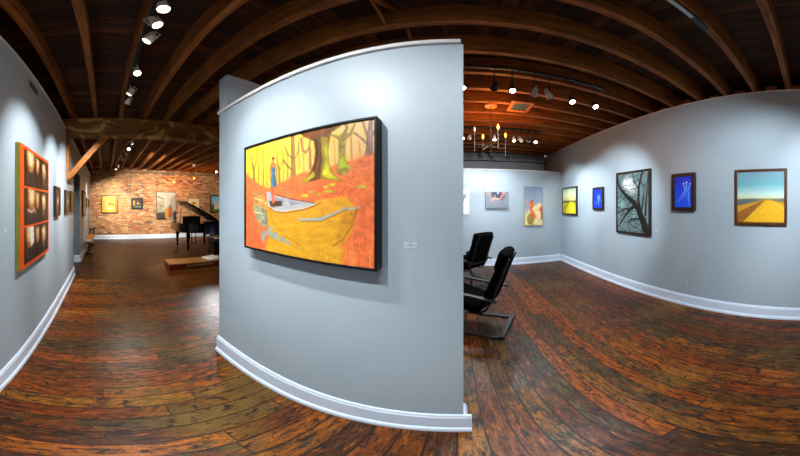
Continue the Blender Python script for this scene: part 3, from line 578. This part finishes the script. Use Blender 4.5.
p = Pic('right', 734.6, 787, 168.8, 225.2, .045, .038); q = p.art(190, (120,170,180), True)
q.grad([(0,(226,166,20)), (.4,(206,150,40)), (.44,(96,96,80)), (.475,(206,214,170)), (.56,(196,222,214)), (.75,(110,180,190)), (1,(120,156,172))]); q.blend(q.noise(2,6,5)*.4*np.clip((q.V-.5)*4,0,1), (96,150,170))
q.poly([(737,199.5),(752,198.5),(766,199.8),(752,203),(737,206)], (90,106,106), soft=.015); q.poly([(737,206),(752,202.5),(763,200),(768,199.6),(752,206.5),(737,213)], (206,150,40), soft=.015); q.poly([(737,214),(752,206.5),(766,200),(768,200),(745,222),(737,222)], (150,96,30), soft=.02, var=.1); q.line([(737,213.5),(752,206.2),(765,200.4)], .012, (126,80,34), soft=.012)
q.poly([(765,199.8),(771,199.8),(785,207),(785,222),(743,222),(752,213)], (232,176,26), soft=.02, var=.06); q.line([(744,221),(757,209)], .006, (240,206,110), soft=.005); q.line([(777,204),(784,210)], .006, (236,200,90), soft=.005); q.poly([(771,199.5),(785,198.2),(785,203)], (110,110,90), soft=.012)
q.dot((766,199.6), .3, .03, (150,130,60), soft=.9, a=.7)
hang(p, 'golden_road_painting', 'square brown-framed painting of a golden road under a teal sky', 'painting', q, M['brown'])

# outlets
def outlet(loc, rz, label):
    t = thing('wall_outlet', label, 'outlet', loc, rz); MB().box((-.035,-.008,0), (.035,-.001,.115)).build('cover_frame', M['wall'], t, bevel=.003)
    for z in (.03,.085): MB().box((-.016,-.011,z-.014), (.016,-.008,z+.014)).build('socket', M['grey'], t, bevel=.003)
outlet((RX,1.73,.335), -PI/2, 'wall outlet low on the right wall below the deep framed jellyfish')
outlet((RX,5.1,.3), -PI/2, 'wall outlet just above the baseboard near the room corner')
# ---------------------------------------------------------------- bench and sculpture by the hall wall
t = thing('wall_bench', 'long narrow orange wooden bench on dark trestles against the hall wall', 'bench', (-7.95,-.515,0))
MB().box((-1.05,-.125,.41), (1.05,.125,.45)).build('seat_plank', M['bench'], t, bevel=.006)
for x in (-.85,.78):
    f = MB().box((x-.05,-.03,.06), (x+.05,.03,.41)).box((x-.16,-.05,.36), (x+.16,.05,.409))
    f.tube([(x-.02,0,.3),(x+.1,0,.27),(x+.2,0,.33)], [.025,.02,.016], 8).tube([(x-.02,0,.12),(x-.14,0,.06),(x-.2,0,.02)], [.03,.025,.02], 8).tube([(x+.02,0,.12),(x+.14,0,.06),(x+.2,0,.02)], [.03,.025,.02], 8).box((x-.05,-.12,0), (x+.05,.12,.06))
    f.build('trestle_leg', M['bronze'], t, bevel=.004)
t = thing('booklet', 'grey booklet lying on the near end of the wooden bench', 'book', (-7.15,-.53,.451), .1)
MB().box((-.15,-.09,0), (.15,.09,.012)).build('cover', M['grey'], t, bevel=.002); MB().box((-.14,-.085,.0125), (.14,.085,.016)).build('pages', M['paper'], t)
def skinned(name, joints, edges, mat, parent=None, sub=2):
    me = bpy.data.meshes.new(name); me.from_pydata([j[:3] for j in joints], edges, []); o = bpy.data.objects.new(name, me); C.objects.link(o); o.parent = parent
    me.materials.append(mat); o.modifiers.new('skin', 'SKIN'); s = o.modifiers.new('sub', 'SUBSURF'); s.levels = s.render_levels = sub
    if not me.skin_vertices: return o
    for v, j in zip(me.skin_vertices[0].data, joints): v.radius = (j[3], j[3])
    me.skin_vertices[0].data[0].use_root = True; return o
import bmesh
def skin_mesh(name, joints, edges, mat, parent=None, sub=2):
    bm = bmesh.new(); lay = bm.verts.layers.skin.verify(); vs = []
    for j in joints: v = bm.verts.new(j[:3]); v[lay].radius = (j[3], j[3]); vs.append(v)
    vs[0][lay].use_root = True
    for a, b in edges: bm.edges.new((vs[a], vs[b]))
    me = bpy.data.meshes.new(name); bm.to_mesh(me); bm.free(); me.materials.append(mat); o = bpy.data.objects.new(name, me); C.objects.link(o); o.parent = parent
    o.modifiers.new('skin', 'SKIN'); s = o.modifiers.new('sub', 'SUBSURF'); s.levels = s.render_levels = sub; return o
J = [(0,0,.19,.03),(.07,0,.2,.036),(.12,0,.24,.022),(.15,0,.29,.024),(.19,0,.285,.013), (-.08,0,.185,.032),(-.14,0,.2,.01),(-.19,0,.24,.006),
     (.08,.03,.13,.013),(.085,.032,.05,.009),(.1,.032,.005,.01), (.08,-.03,.13,.013),(.11,-.032,.07,.009),(.13,-.032,.005,.01),
     (-.09,.03,.12,.016),(-.12,.032,.06,.009),(-.105,.032,.005,.01), (-.09,-.03,.12,.016),(-.13,-.032,.06,.009),(-.12,-.032,.005,.01)]
Ed = [(0,1),(1,2),(2,3),(3,4),(0,5),(5,6),(6,7),(1,8),(8,9),(9,10),(1,11),(11,12),(12,13),(5,14),(14,15),(15,16),(5,17),(17,18),(18,19)]
t = thing('dog_sculpture', 'dark bronze standing dog sculpture on the far end of the bench', 'sculpture', (-8.75,-.5,.451), .9)
skin_mesh('dog_body', J, Ed, M['bronze'], t); MB().box((-.16,-.05,0), (.16,.05,.008)).build('base', M['bronze'], t)

# ---------------------------------------------------------------- grand piano, tail towards the partition
TH = math.radians(-7)
PO = Vector((-7.98,2.67,0))
def pw(x, y, z=0): return PO+Vector((x*math.cos(TH)-y*math.sin(TH), x*math.sin(TH)+y*math.cos(TH), z))
t = thing('grand_piano', 'black grand piano with its lid propped open, in front of the brick wall', 'piano', PO, TH)
def spline(P, n=8):
    out = []
    for i in range(len(P)-1):
        a, b, c, d = [Vector(P[max(0, min(len(P)-1, i+k))]) for k in (-1,0,1,2)]
        for k in range(n):
            s = k/n; out.append(.5*((2*b)+(c-a)*s+(2*a-5*b+4*c-d)*s*s+(3*b-a-3*c+d)*s**3))
    return out+[Vector(P[-1])]
curve = [tuple(v[:2]) for v in spline([(-.0,-.2,0),(.3,-.19,0),(.6,-.17,0),(.9,-.1,0),(1.12,.02,0),(1.27,.25,0),(1.33,.6,0),(1.3,.95,0),(1.18,1.19,0)])]
body = [(-.12,-.2)]+curve+[(-.12,1.2)]
MB().prism(body, .68, .985).build('body_case', M['piano'], t, bevel=.012)
MB().box((-.36,-.2,.68), (-.12,-.12,.92)).box((-.36,1.12,.68), (-.12,1.2,.92)).box((-.36,-.12,.68), (-.12,1.12,.73)).build('keybed', M['piano'], t, bevel=.008)
f = MB()
for k in range(52): f.box((-.35,-.115+k*.0237,.73), (-.2,-.115+k*.0237+.0228,.75))
f.build('white_keys', M['ivory'], t); f = MB()
for k in range(51):
    if k % 7 not in (2,6): f.box((-.3,-.115+k*.0237+.017,.75), (-.2,-.115+k*.0237+.029,.762))
f.build('black_keys', M['black'], t)
MB().box((-.02,.2,.985), (.01,.9,1.17)).build('music_desk', M['piano'], t, bevel=.006)
hinge = Matrix.Translation((0,1.2,.995)) @ Matrix.Rotation(math.radians(-30.5), 4, 'X') @ Matrix.Translation((0,-1.2,0))
lidp = [(.02,-.22)]+[(x*1.01+.01,y) for x, y in curve[2:]]+[(.02,1.2)]
MB().prism(lidp, .012, .052, hinge).build('lid', M['piano'], t, bevel=.004)
MB().prism([(.05+(x-.02)*.965, .03+y*.975) for x, y in lidp], .002, .0115, hinge).build('lid_lining', M['pianoin'], t)
MB().box((-.1,-.22,.0), (.015,1.2,.03), hinge).build('lid_front_flap', M['piano'], t, bevel=.004)
MB().tube([(.35,.02,.985),(.33,.1,1.66)], .011, 8).build('lid_prop', M['piano'], t)
for x, y in ((0,.0),(1.03,.15),(.0,1.06)):
    g = MB().box((x-.065,y-.065,.5), (x+.065,y+.065,.679)).lathe([(.05,.5),(.058,.44),(.045,.38),(.036,.12),(.045,.1),(.03,.07)], 14, Matrix.Translation((x,y,0))).build('leg', M['piano'], t, bevel=.006)
    MB().lathe([(.012,.075),(.03,.068),(.03,.045),(.02,.04),(.026,.03),(.026,.006),(.015,0)], 12, Matrix.Translation((x,y,0))).build('caster', M['gold'], g)
ly = MB().box((.02,.5,.12), (.08,.74,.16)).bar((.05,.54,.16), (.05,.54,.679), .03, .03).bar((.05,.7,.16), (.05,.7,.679), .03, .03).build('pedal_lyre', M['piano'], t, bevel=.004)
for k in range(3): MB().box((-.09,.55+k*.06,.1), (.03,.58+k*.06,.12)).build('pedal', M['gold'], ly, bevel=.003)
# plant in a glass bowl on the piano corner
q = pw(-.04,-.09); t = thing('potted_plant', 'small green plant in a clear glass bowl on the piano corner', 'plant', (q.x,q.y,.9865))
MB().lathe([(.04,0),(.075,.02),(.09,.06),(.08,.1),(.07,.12),(.066,.12),(.076,.1),(.085,.06),(.07,.024),(.0,.012)], 18).build('bowl', M['glass'], t, smooth=True)
f = MB(); r = random.Random(4)
for k in range(36):
    a = r.uniform(0,6.28); e = r.uniform(.2,1.4); L = r.uniform(.08,.17); w = r.uniform(.012,.024); d = Vector((math.cos(a)*math.cos(e), math.sin(a)*math.cos(e), math.sin(e))); s = Vector((-math.sin(a), math.cos(a), 0))
    b = Vector((0,0,.05)); m_ = b+d*L*.55; e_ = b+d*L+Vector((0,0,-.02)); n_ = s.cross(d)*.004
    f.add([b, m_-s*w, e_, m_+s*w, m_+n_], [(0,1,4),(1,2,4),(2,3,4),(3,0,4)])
f.build('foliage', M['leaf'], t)
# cover cloth hanging over the bass side
t = thing('piano_cover', 'blue-black cover cloth draped over the low side of the piano', 'cloth', pw(1.365,.95,.7), TH-PI/2)
nx, ny = 40, 18; vs = []; fs = []
prof = [(-.01,.29),(-.008,.33),(.01,.36),(.05,.35),(.09,.28),(.12,.2),(.14,.1),(.17,0),(.2,-.06)]
for i in range(nx):
    x = -.33+.7*i/(nx-1)
    for j in range(ny):
        s = j/(ny-1)*(len(prof)-1); k = min(int(s), len(prof)-2); fr = s-k; y = prof[k][0]*(1-fr)+prof[k+1][0]*fr; z = prof[k][1]*(1-fr)+prof[k+1][1]*fr
        hang_ = max(0, s-2.5)/5.5; wv = math.sin(i*.85)*.022*hang_+math.sin(i*.33+1)*.02*hang_; vs.append((x-.0*hang_+.04*hang_*math.sin(i*.5), y+.02+wv+.01, z+hang_*.03*math.sin(i*.4)))
for i in range(nx-1):
    for j in range(ny-1): fs.append((i*ny+j, (i+1)*ny+j, (i+1)*ny+j+1, i*ny+j+1))
o = MB().add(vs, fs).build('cloth_drape', M['cloth'], t, smooth=80); s = o.modifiers.new('thick', 'SOLIDIFY'); s.thickness = .008; s.offset = 1
# piano stool box with a sheet on it
bp = pw(1.76,.87); t = thing('piano_bench', 'black box bench standing between the piano and the partition', 'bench', bp, TH)
MB().box((-.3,-.2,.46), (.3,.2,.54)).build('seat_cushion', M['black2'], t, bevel=.02)
MB().box((-.29,-.19,.1), (.29,.19,.459)).build('seat_box', M['piano'], t, bevel=.005)
for x in (-.26,.26):
    for y in (-.16,.16): MB().box((x-.025,y-.025,0), (x+.025,y+.025,.099)).build('leg', M['piano'], t)
t = thing('sheet_music', 'crumpled white sheet lying on the black piano bench', 'paper', bp+Vector((0,0,.556)), .4)
vs = []; fs = []
for i in range(9):
    for j in range(7): vs.append(((i-4)*.035, (j-3)*.035, .012+.05*max(0, math.sin(i*.7+j*.4))*(i/8)+.012*math.sin(j*1.4+i)))
for i in range(8):
    for j in range(6): fs.append((i*7+j, i*7+7+j, i*7+8+j, i*7+j+1))
o = MB().add(vs, fs).build('paper_sheet', M['paper'], t, smooth=80); s = o.modifiers.new('thick', 'SOLIDIFY'); s.thickness = .003
# low platform with lettering
t = thing('low_platform', 'low red-brown wooden platform with pale lettering on the floor before the piano', 'platform', (-5.28,2.4,0), math.radians(-1.5))
MB().box((-.26,-.9,0), (.26,.9,.145)).build('platform_box', M['stage'], t, bevel=.006)
MB().box((-.262,-.902,.146), (.262,.902,.165)).build('top_board', M['stagetop'], t, bevel=.004)
fc = bpy.data.curves.new('lettering', 'FONT'); fc.body = 'THE ARTS FOUNDATION'; fc.size = .062; fc.extrude = .001; fc.align_x = 'CENTER'; fc.space_character = 1.0; fc.materials.append(M['cream'])
fo = bpy.data.objects.new('text_outline', fc); C.objects.link(fo); me = bpy.data.meshes.new_from_object(fo.evaluated_get(bpy.context.evaluated_depsgraph_get())); bpy.data.objects.remove(fo)
fo = bpy.data.objects.new('lettering', me); C.objects.link(fo); fo.parent = t; fo.location = (.2615,-.12,.075); fo.rotation_euler = (PI/2,0,PI/2)
t = thing('folded_cloth', 'white folded cloth lying on the platform end by the partition', 'cloth', (-5.3,2.72,.166), .2)
f = MB()
for k, (w_, l_) in enumerate(((.19,.2),(.18,.19),(.17,.18))): f.box((-w_,-l_,k*.012), (w_,l_,k*.012+.011))
f.build('folded_layers', M['paper'], t, bevel=.004)
# conduit on the brick, small hanging lamps, detector
t = thing('wall_conduit', 'thin grey pipe running along the top of the brick wall and down it', 'pipe', (BX+.03,1.17,3.1))
f = MB().tube([(0,-.35,.02),(0,4.9,.02)], .025, 8).build('level_pipe', M['conduit'], t); MB().tube([(0,0,0),(0,0,-1.05)], .022, 8).build('drop_pipe', M['conduit'], t)
for (px, py, X), lab in zip(((174,181.6,-9.9),(194,178,-9.5)), ('bare hanging bulb before the brick above the street scene painting', 'bare hanging bulb before the brick above the piano lid')):
    q = on_x(px, py, X); t = thing('hanging_bulb', lab, 'lamp', (q.x,q.y,q.z), 0, 'bare hanging bulbs over the piano')
    MB().tube([(0,0,.09),(0,0,JZ-q.z)], .004, 6).build('flex_cord', M['black'], t); MB().lathe([(.01,.1),(.02,.09),(.02,.045),(.015,.04)], 10).build('bulb_socket', M['gold'], t); MB().ball((0,0,0), .045, 12).build('glass_bulb', M['bulb'], t, smooth=True)
    BULBS.append((q.x, q.y, q.z-.06, 14))
q = on_x(194,161.5,-8.2); t = thing('smoke_detector', 'small white detector under a joist in the hall', 'detector', (q.x,q.y,JZ-.04))
MB().lathe([(.02,-.03),(.06,-.02),(.065,.0),(.065,.035)], 16).build('detector_cover', M['white'], t); MB().lathe([(.012,-.036),(.012,-.03)], 10).build('sensor', M['slot'], t)

# ---------------------------------------------------------------- lounge chairs
def pad(f, path, w, th, n=14):                 # upholstered pad: superellipse section along a path in the xz plane
    P = [Vector((x,0,z)) for x, z in path]; N = len(P)
    for i, p in enumerate(P):
        d = (P[min(i+1,N-1)]-P[max(i-1,0)]).normalized(); nrm = Vector((-d.z,0,d.x)); e = min(1, .25+.9*min(i, N-1-i)/2.2) if i not in (0,N-1) else .25
        for k in range(n):
            a = 2*PI*k/n; c, s = math.cos(a), math.sin(a); c = math.copysign(abs(c)**.45, c); s = math.copysign(abs(s)**.6, s)
            ww = w[i]/2*(.93+.07*e) if isinstance(w, list) else w/2*(.93+.07*e); f.v.append(tuple(p+Vector((0,ww*c,0))+nrm*(s*th/2*e)))
    b = len(f.v)-N*n
    for i in range(N-1):
        for k in range(n): j = (k+1) % n; f.f.append((b+i*n+k, b+i*n+j, b+i*n+n+j, b+i*n+n+k))
    f.f.append(tuple(b+k for k in range(n-1,-1,-1))); f.f.append(tuple(b+(N-1)*n+k for k in range(n))); return f
def arc(P, n=6): return [(v.x, v.z) for v in spline([(x,0,z) for x, z in P], n)]
def lounge_chair(loc, rz, label):
    t = thing('lounge_chair', label, 'chair', loc, rz, 'black lounge chairs')
    side = arc([(-.3,.5),(-.1,.53),(.15,.55),(.33,.56),(.4,.53),(.405,.46),(.35,.28),(.29,.1),(.24,.03),(.16,.014),(-.1,.014),(-.38,.014)])
    for y in (-.29,.29): MB().strip([(x,y,z) for x, z in side], .06, .022, (0,1,0)).build('armrest_runner', M['lam'], t, bevel=.003)
    MB().box((-.385,-.32,.026), (-.33,.32,.046)).build('rear_crossbar', M['lam'], t, bevel=.003)
    MB().box((.12,-.26,.30), (.17,.26,.325)).box((-.2,-.26,.42), (-.17,.26,.46)).build('seat_crossbar', M['black'], t, bevel=.003)
    fr = arc([(.32,.38),(.12,.325),(-.04,.29),(-.13,.315),(-.2,.42),(-.28,.64),(-.36,.86),(-.42,1.0)])
    for y in (-.2,.2): MB().strip([(x,y,z) for x, z in fr], .05, .02, (0,1,0)).build('back_frame', M['black'], t, bevel=.003)
    f = MB().strip([(x-.005,0,z) for x, z in fr[26:]], .34, .012, (0,1,0))
    f.build('back_panel', M['fabric'], t)
    for y in (-.265,.265):
        for q in ([(.14,y*.76,.315),(.2,y,.43),(.2,y*1.02,.54)], [(-.18,y*.76,.4),(-.2,y,.46),(-.22,y*1.02,.5)]): MB().tube(q, .012, 8).build('arm_bracket', M['black'], t)
    pad(MB(), arc([(.36,.43),(.3,.45),(.1,.395),(-.04,.365),(-.11,.385)], 4), .54, .11).build('seat_cushion', M['fabric'], t, smooth=60)
    pad(MB(), arc([(-.1,.37),(-.145,.46),(-.2,.6),(-.265,.76),(-.31,.88)], 4), .54, .1).build('back_cushion', M['fabric'], t, smooth=60)
    pad(MB(), arc([(-.28,.84),(-.315,.93),(-.345,1.02),(-.36,1.065)], 4), .5, .13).build('headrest_cushion', M['fabric'], t, smooth=60)
    return t
a1 = math.atan2(.425,-.905); lounge_chair((.263,2.72,0), a1, 'black cantilever lounge chair standing closest to the partition, seen from its side')
a2 = math.atan2(.75,-.66); lounge_chair((.27,4.5,0), a2, 'black cantilever lounge chair farther back, near the back wall with the canvases')

# ---------------------------------------------------------------- chandelier, diffuser, conduit on a joist
t = thing('chandelier', 'brass cross-shaped chandelier with candle bulbs hanging from the joists', 'chandelier', (.507,3.378,JZ))
MB().lathe([(.02,-.035),(.09,-.025),(.1,-.012),(.1,-.001)], 20).build('ceiling_canopy', M['bench'], t, smooth=True)
MB().tube([(0,0,-.03),(0,0,-.86)], .005, 8).build('stem', M['bronzed'], t)
ends = {'a': [(-.256,-.118),(.257,.119)], 'b': [(-.089,.248),(.064,-.27)]}
for k, e in ends.items(): MB().tube([(e[0][0],e[0][1],-.715),(e[1][0],e[1][1],-.715)], .008, 8).build('cross_arm', M['bronzed'], t)
for k, (x, y) in enumerate(ends['a']+ends['b']):
    r_ = MB().tube([(x,y,-.83),(x,y,-.52)], .008, 10).build('candle_tube', M['bronzed'], t)
    MB().lathe([(.006,-.52),(.017,-.5),(.02,-.48),(.012,-.45),(.003,-.435)], 12, Matrix.Translation((x,y,0))).build('candle_bulb', M['bulb'] if k else M['cream'], r_, smooth=True)
    if k: BULBS.append((.507+x, 3.378+y, JZ-.35, 9))
t = thing('ceiling_diffuser', 'square wood-framed ceiling grille with a dark centre beside the chandelier', 'vent', (.95,3.3,JZ))
f = MB()
for x0, x1, y0, y1 in ((-.17,-.12,-.2,.2), (.12,.17,-.2,.2), (-.12,.12,-.2,-.14), (-.12,.12,.14,.2)): f.box((x0,y0,-.03), (x1,y1,-.001))
f.build('grille_frame', M['brace'], t, bevel=.003); MB().box((-.12,-.14,-.02), (.12,.14,-.002)).build('grille_panel', M['teal'], t)
t = thing('ceiling_cable_channel', 'dark metal channel fixed under a ceiling joist above the right-hand room', 'channel', (.95,.72,JZ))
f = MB().box((-.55,-.02,-.03), (.5,.02,-.001)).build('channel_body', M['teal'], t, bevel=.002); MB().box((.0,-.014,-.033), (.3,.014,-.03)).build('channel_cover', M['grey'], t)

# ---------------------------------------------------------------- track lighting
ORD = ['first','second','third','fourth','fifth','sixth','seventh','eighth','ninth','tenth']
def track(a, b, label, w=.035):
    a = Vector(a); b = Vector(b); t = thing('lighting_track', label, 'light track', (a+b)/2, math.atan2((b-a).y, (b-a).x)); L = (b-a).length/2
    MB().box((-L,-w/2,0), (L,w/2,.034)).build('track_rail', M['bcan'], t, bevel=.003)
    for s in (-1,1): MB().box((s*L-.03*(s > 0),-w/2-.004,-.004), (s*L+.03*(s < 0),w/2+.004,.036)).build('end_cap', M['black'], t)
    MB().box((-L+.15,-.006,-.003), (L-.15,.006,0)).build('track_slot', M['slot'], t); return t
K = .68
def ks(p): return [(a*K, c*K) for a, c in p]
canm = MB().lathe(ks([(.018,.1),(.03,.095),(.036,.07),(.04,.055),(.056,.0),(.06,-.03),(.06,-.038),(.05,-.038),(.05,-.02),(.0,-.018)]), 18)
lensm = MB().lathe(ks([(.0,-.03),(.046,-.03),(.049,-.0225),(.0,-.0225)]), 16)
finm = MB()
for k in range(4): finm.lathe(ks([(.03,.06+k*.009),(.046-.002*k,.06+k*.009),(.046-.002*k,.064+k*.009),(.03,.064+k*.009)]), 16)
PROTO = {}
def head(x, y, z, aim, label, group, P, white=True, lit=True, size=62, col=(1,.97,.93), mount=JZ-.036, blend=.75, rad=.035):
    t = thing('track_spotlight', label, 'spotlight', (x,y,mount), 0, group); hz = z-mount
    MB().box((-.033,-.014,-.03), (.033,.014,-.004)).tube([(0,0,-.03),(0,0,hz+.075)], .006, 8).build('mount_stem', M['bcan'], t)
    d = (Vector(aim)-Vector((x,y,z))).normalized(); q = (-d).to_track_quat('Z', 'Y')
    mat = M['can'] if white else M['bcan']; key = ('c', white)
    if key not in PROTO:
        me = [m.build(n, mm) for m, n, mm in ((canm,'lamp_can',mat), (lensm,'lamp_lens',M['lens']), (finm,'cooling_fins',mat))]; PROTO[key] = [o.data for o in me]
        for o in me: bpy.data.objects.remove(o)
    can = bpy.data.objects.new('lamp_can', PROTO[key][0]); C.objects.link(can); can.parent = t; can.location = (0,0,hz); can.rotation_mode = 'QUATERNION'; can.rotation_quaternion = q
    for i, n in ((1,'lamp_lens'),(2,'cooling_fins')): o = bpy.data.objects.new(n, PROTO[key][i]); C.objects.link(o); o.parent = can
    yk = MB().tube([(0,.045,-.01),(0,.045,.08),(0,0,.095),(0,-.045,.08),(0,-.045,-.01)], .004, 6).build('yoke', mat, can)
    if lit:
        l = bpy.data.lights.new('spot_beam', 'SPOT'); l.energy = P*LK; l.spot_size = math.radians(size); l.spot_blend = blend; l.color = col; l.shadow_soft_size = rad
        lo = bpy.data.objects.new('spot_beam', l); C.objects.link(lo); lo.parent = can; lo.location = (0,0,-.045)
    return t
COOL = (.98,.99,1); BLUE = (.84,.93,1); WARM = (1,.89,.74)
track((-3.1,.29,JZ-.036), (-.75,.29,JZ-.036), 'black lighting track under a joist over the hall, ending before the girder')
hall = [(-1.12,.297,3.0,(-.6,.35,0),40,True), (-1.30,.3,3.0,(-1.1,PY,1.3),34,True), (-1.51,.296,3.0,(-2.05,LY,1.55),105,True), (-2.06,.296,3.0,(-.9,.4,0),60,True), (-2.55,.286,3.0,(-3.1,LY,1.5),125,True), (-2.82,.286,3.0,(-4.3,LY,1.4),160,True)]
for k, (x, y, z, aim, P, wh) in enumerate(hall): head(x, y, z, aim, 'white track spotlight over the hall, %s counting from the picture\'s top edge towards the girder' % ORD[k], 'spotlights on the hall track', P, wh, True, 66, COOL)
# the same kind of lamps on the rail overhead (above the frame) that light the forest painting and the two side walls
track((-1.0,-.4,JZ-.036), (1.0,-.4,JZ-.036), 'black lighting track overhead between the partition and the left wall')
over = [(-.88,-.4,(-.8,PY,1.35),76,92), (-.62,-.4,(-1.5,PY,1.9),26,60), (.05,-.4,(-.12,PY,1.5),22,80), (.3,-.4,(RX,1.6,1.5),120,66), (.55,-.4,(RX,.6,1.5),105,66), (.8,-.4,(RX,-.6,1.4),90,70), (-.3,-.4,(-1.2,.2,0),30,80)]
for k, (x, y, aim, P, sz) in enumerate(over): head(x, y, 2.99, aim, 'track spotlight overhead above the picture frame, %s along the rail between partition and left wall' % ORD[k], 'spotlights on the overhead rail', P, True, True, sz, COOL if k < 3 else BLUE, rad=.02)
track((-8.9,.42,JZ-.036), (-4.3,.62,JZ-.036), 'black lighting track in the hall beyond the girder, aimed at the brick')
for k, (px, py) in enumerate(((133,143),(131,146.5),(129,150),(126,155),(120,162),(117,168))):
    x = [-4.9,-5.4,-5.9,-6.7,-7.9,-8.6][k]; y = .62+(x+4.3)/4.6*.2
    aim = [(-5.15,2.4,.1),(-2.6,.2,0),(BX,3.6,1.6),(BX,1.6,1.5),(BX,.2,1.5),(-8.3,LY,1.5)][k]
    head(x, y, 2.99, aim, 'track spotlight beyond the girder, %s along the rail towards the brick wall' % ORD[k], 'spotlights beyond the girder', [170,120,680,600,280,120][k], True, True, 60, WARM)
head(-8.0, 4.33, 2.95, (-1.35,.6,0), 'bright spotlight over the piano, glaring beside the partition edge', 'spotlights beyond the girder', 380, True, True, 22, COOL)
track((-.6,2.25,JZ-.036), (1.72,2.25,JZ-.036), 'long black lighting track across the far room, above the chairs')
far = [(.05,2.2,2.88,(.3,1.2,0),30,False), (.37,2.22,2.9,(.0,BY,1.2),80,False), (.55,2.2,2.88,(.7,1.0,0),50,False), (.795,2.22,2.88,(.9,BY,1.5),150,True), (.965,2.22,2.88,(RX,3.4,1.5),165,True), (1.235,2.2,2.86,(1.3,.6,0),45,False), (1.537,2.18,2.86,(1.75,.3,0),45,False)]
for k, (x, y, z, aim, P, wh) in enumerate(far): head(x, y, z, aim, '%s track spotlight over the chairs, %s along the rail from the partition edge' % ('white' if wh else 'black', ORD[k]), 'spotlights over the chairs', P, wh, True, 66, BLUE)
track((-.2,4.42,JZ-.036), (1.7,4.42,JZ-.036), 'black lighting track behind the chandelier near the back wall')
for k, px in enumerate((462.6,469.5,487,494.5,502.5,514,521.2,528.4,535.6)):
    x = 4.42*math.tan((px-X0)/S); wh = k in (1,3,5,6); aim = [(.2,1.8,0),(.2,BY,1.6),(.9,BY,1.6),(.5,3.4,0),(1.4,BY,1.5),(1.2,3.2,0),(RX,5.0,1.5),(RX,4.2,1.5),(1.2,1.6,0)][k]
    head(x, 4.42, 2.96, aim, '%s spotlight behind the chandelier, %s along the rail from the partition edge' % ('white' if wh else 'black', ORD[k]), 'spotlights behind the chandelier', [60,28,45,60,40,50,80,90,60][k], wh, True, 70, BLUE)
for x, y, z, P in BULBS:
    l = bpy.data.lights.new('bulb_light', 'POINT'); l.energy = P*BK; l.color = (1,.38,.09); l.shadow_soft_size = .03; o = bpy.data.objects.new('bulb_light', l); C.objects.link(o); o.location = (x,y,z)
# ---------------------------------------------------------------- camera and world
cam = bpy.data.cameras.new('camera'); co = bpy.data.objects.new('camera', cam); C.objects.link(co)
co.location = (0,0,CAMZ); co.rotation_euler = (PI/2,0,0); cam.type = 'PANO'; cam.panorama_type = 'EQUIRECTANGULAR'; cam.clip_start = .01
cam.longitude_min, cam.longitude_max = -X0/S, (800-X0)/S; cam.latitude_max, cam.latitude_min = HY/S, (HY-456)/S
bpy.context.scene.camera = co
w = bpy.data.worlds.new('world'); bpy.context.scene.world = w; w.use_nodes = True
w.node_tree.nodes['Background'].inputs[0].default_value = (.72,.8,.9,1); w.node_tree.nodes['Background'].inputs[1].default_value = WORLD
vs = bpy.context.scene.view_settings; vs.view_transform = 'Standard'; vs.look = 'None'; vs.exposure = EXPO; vs.gamma = 1
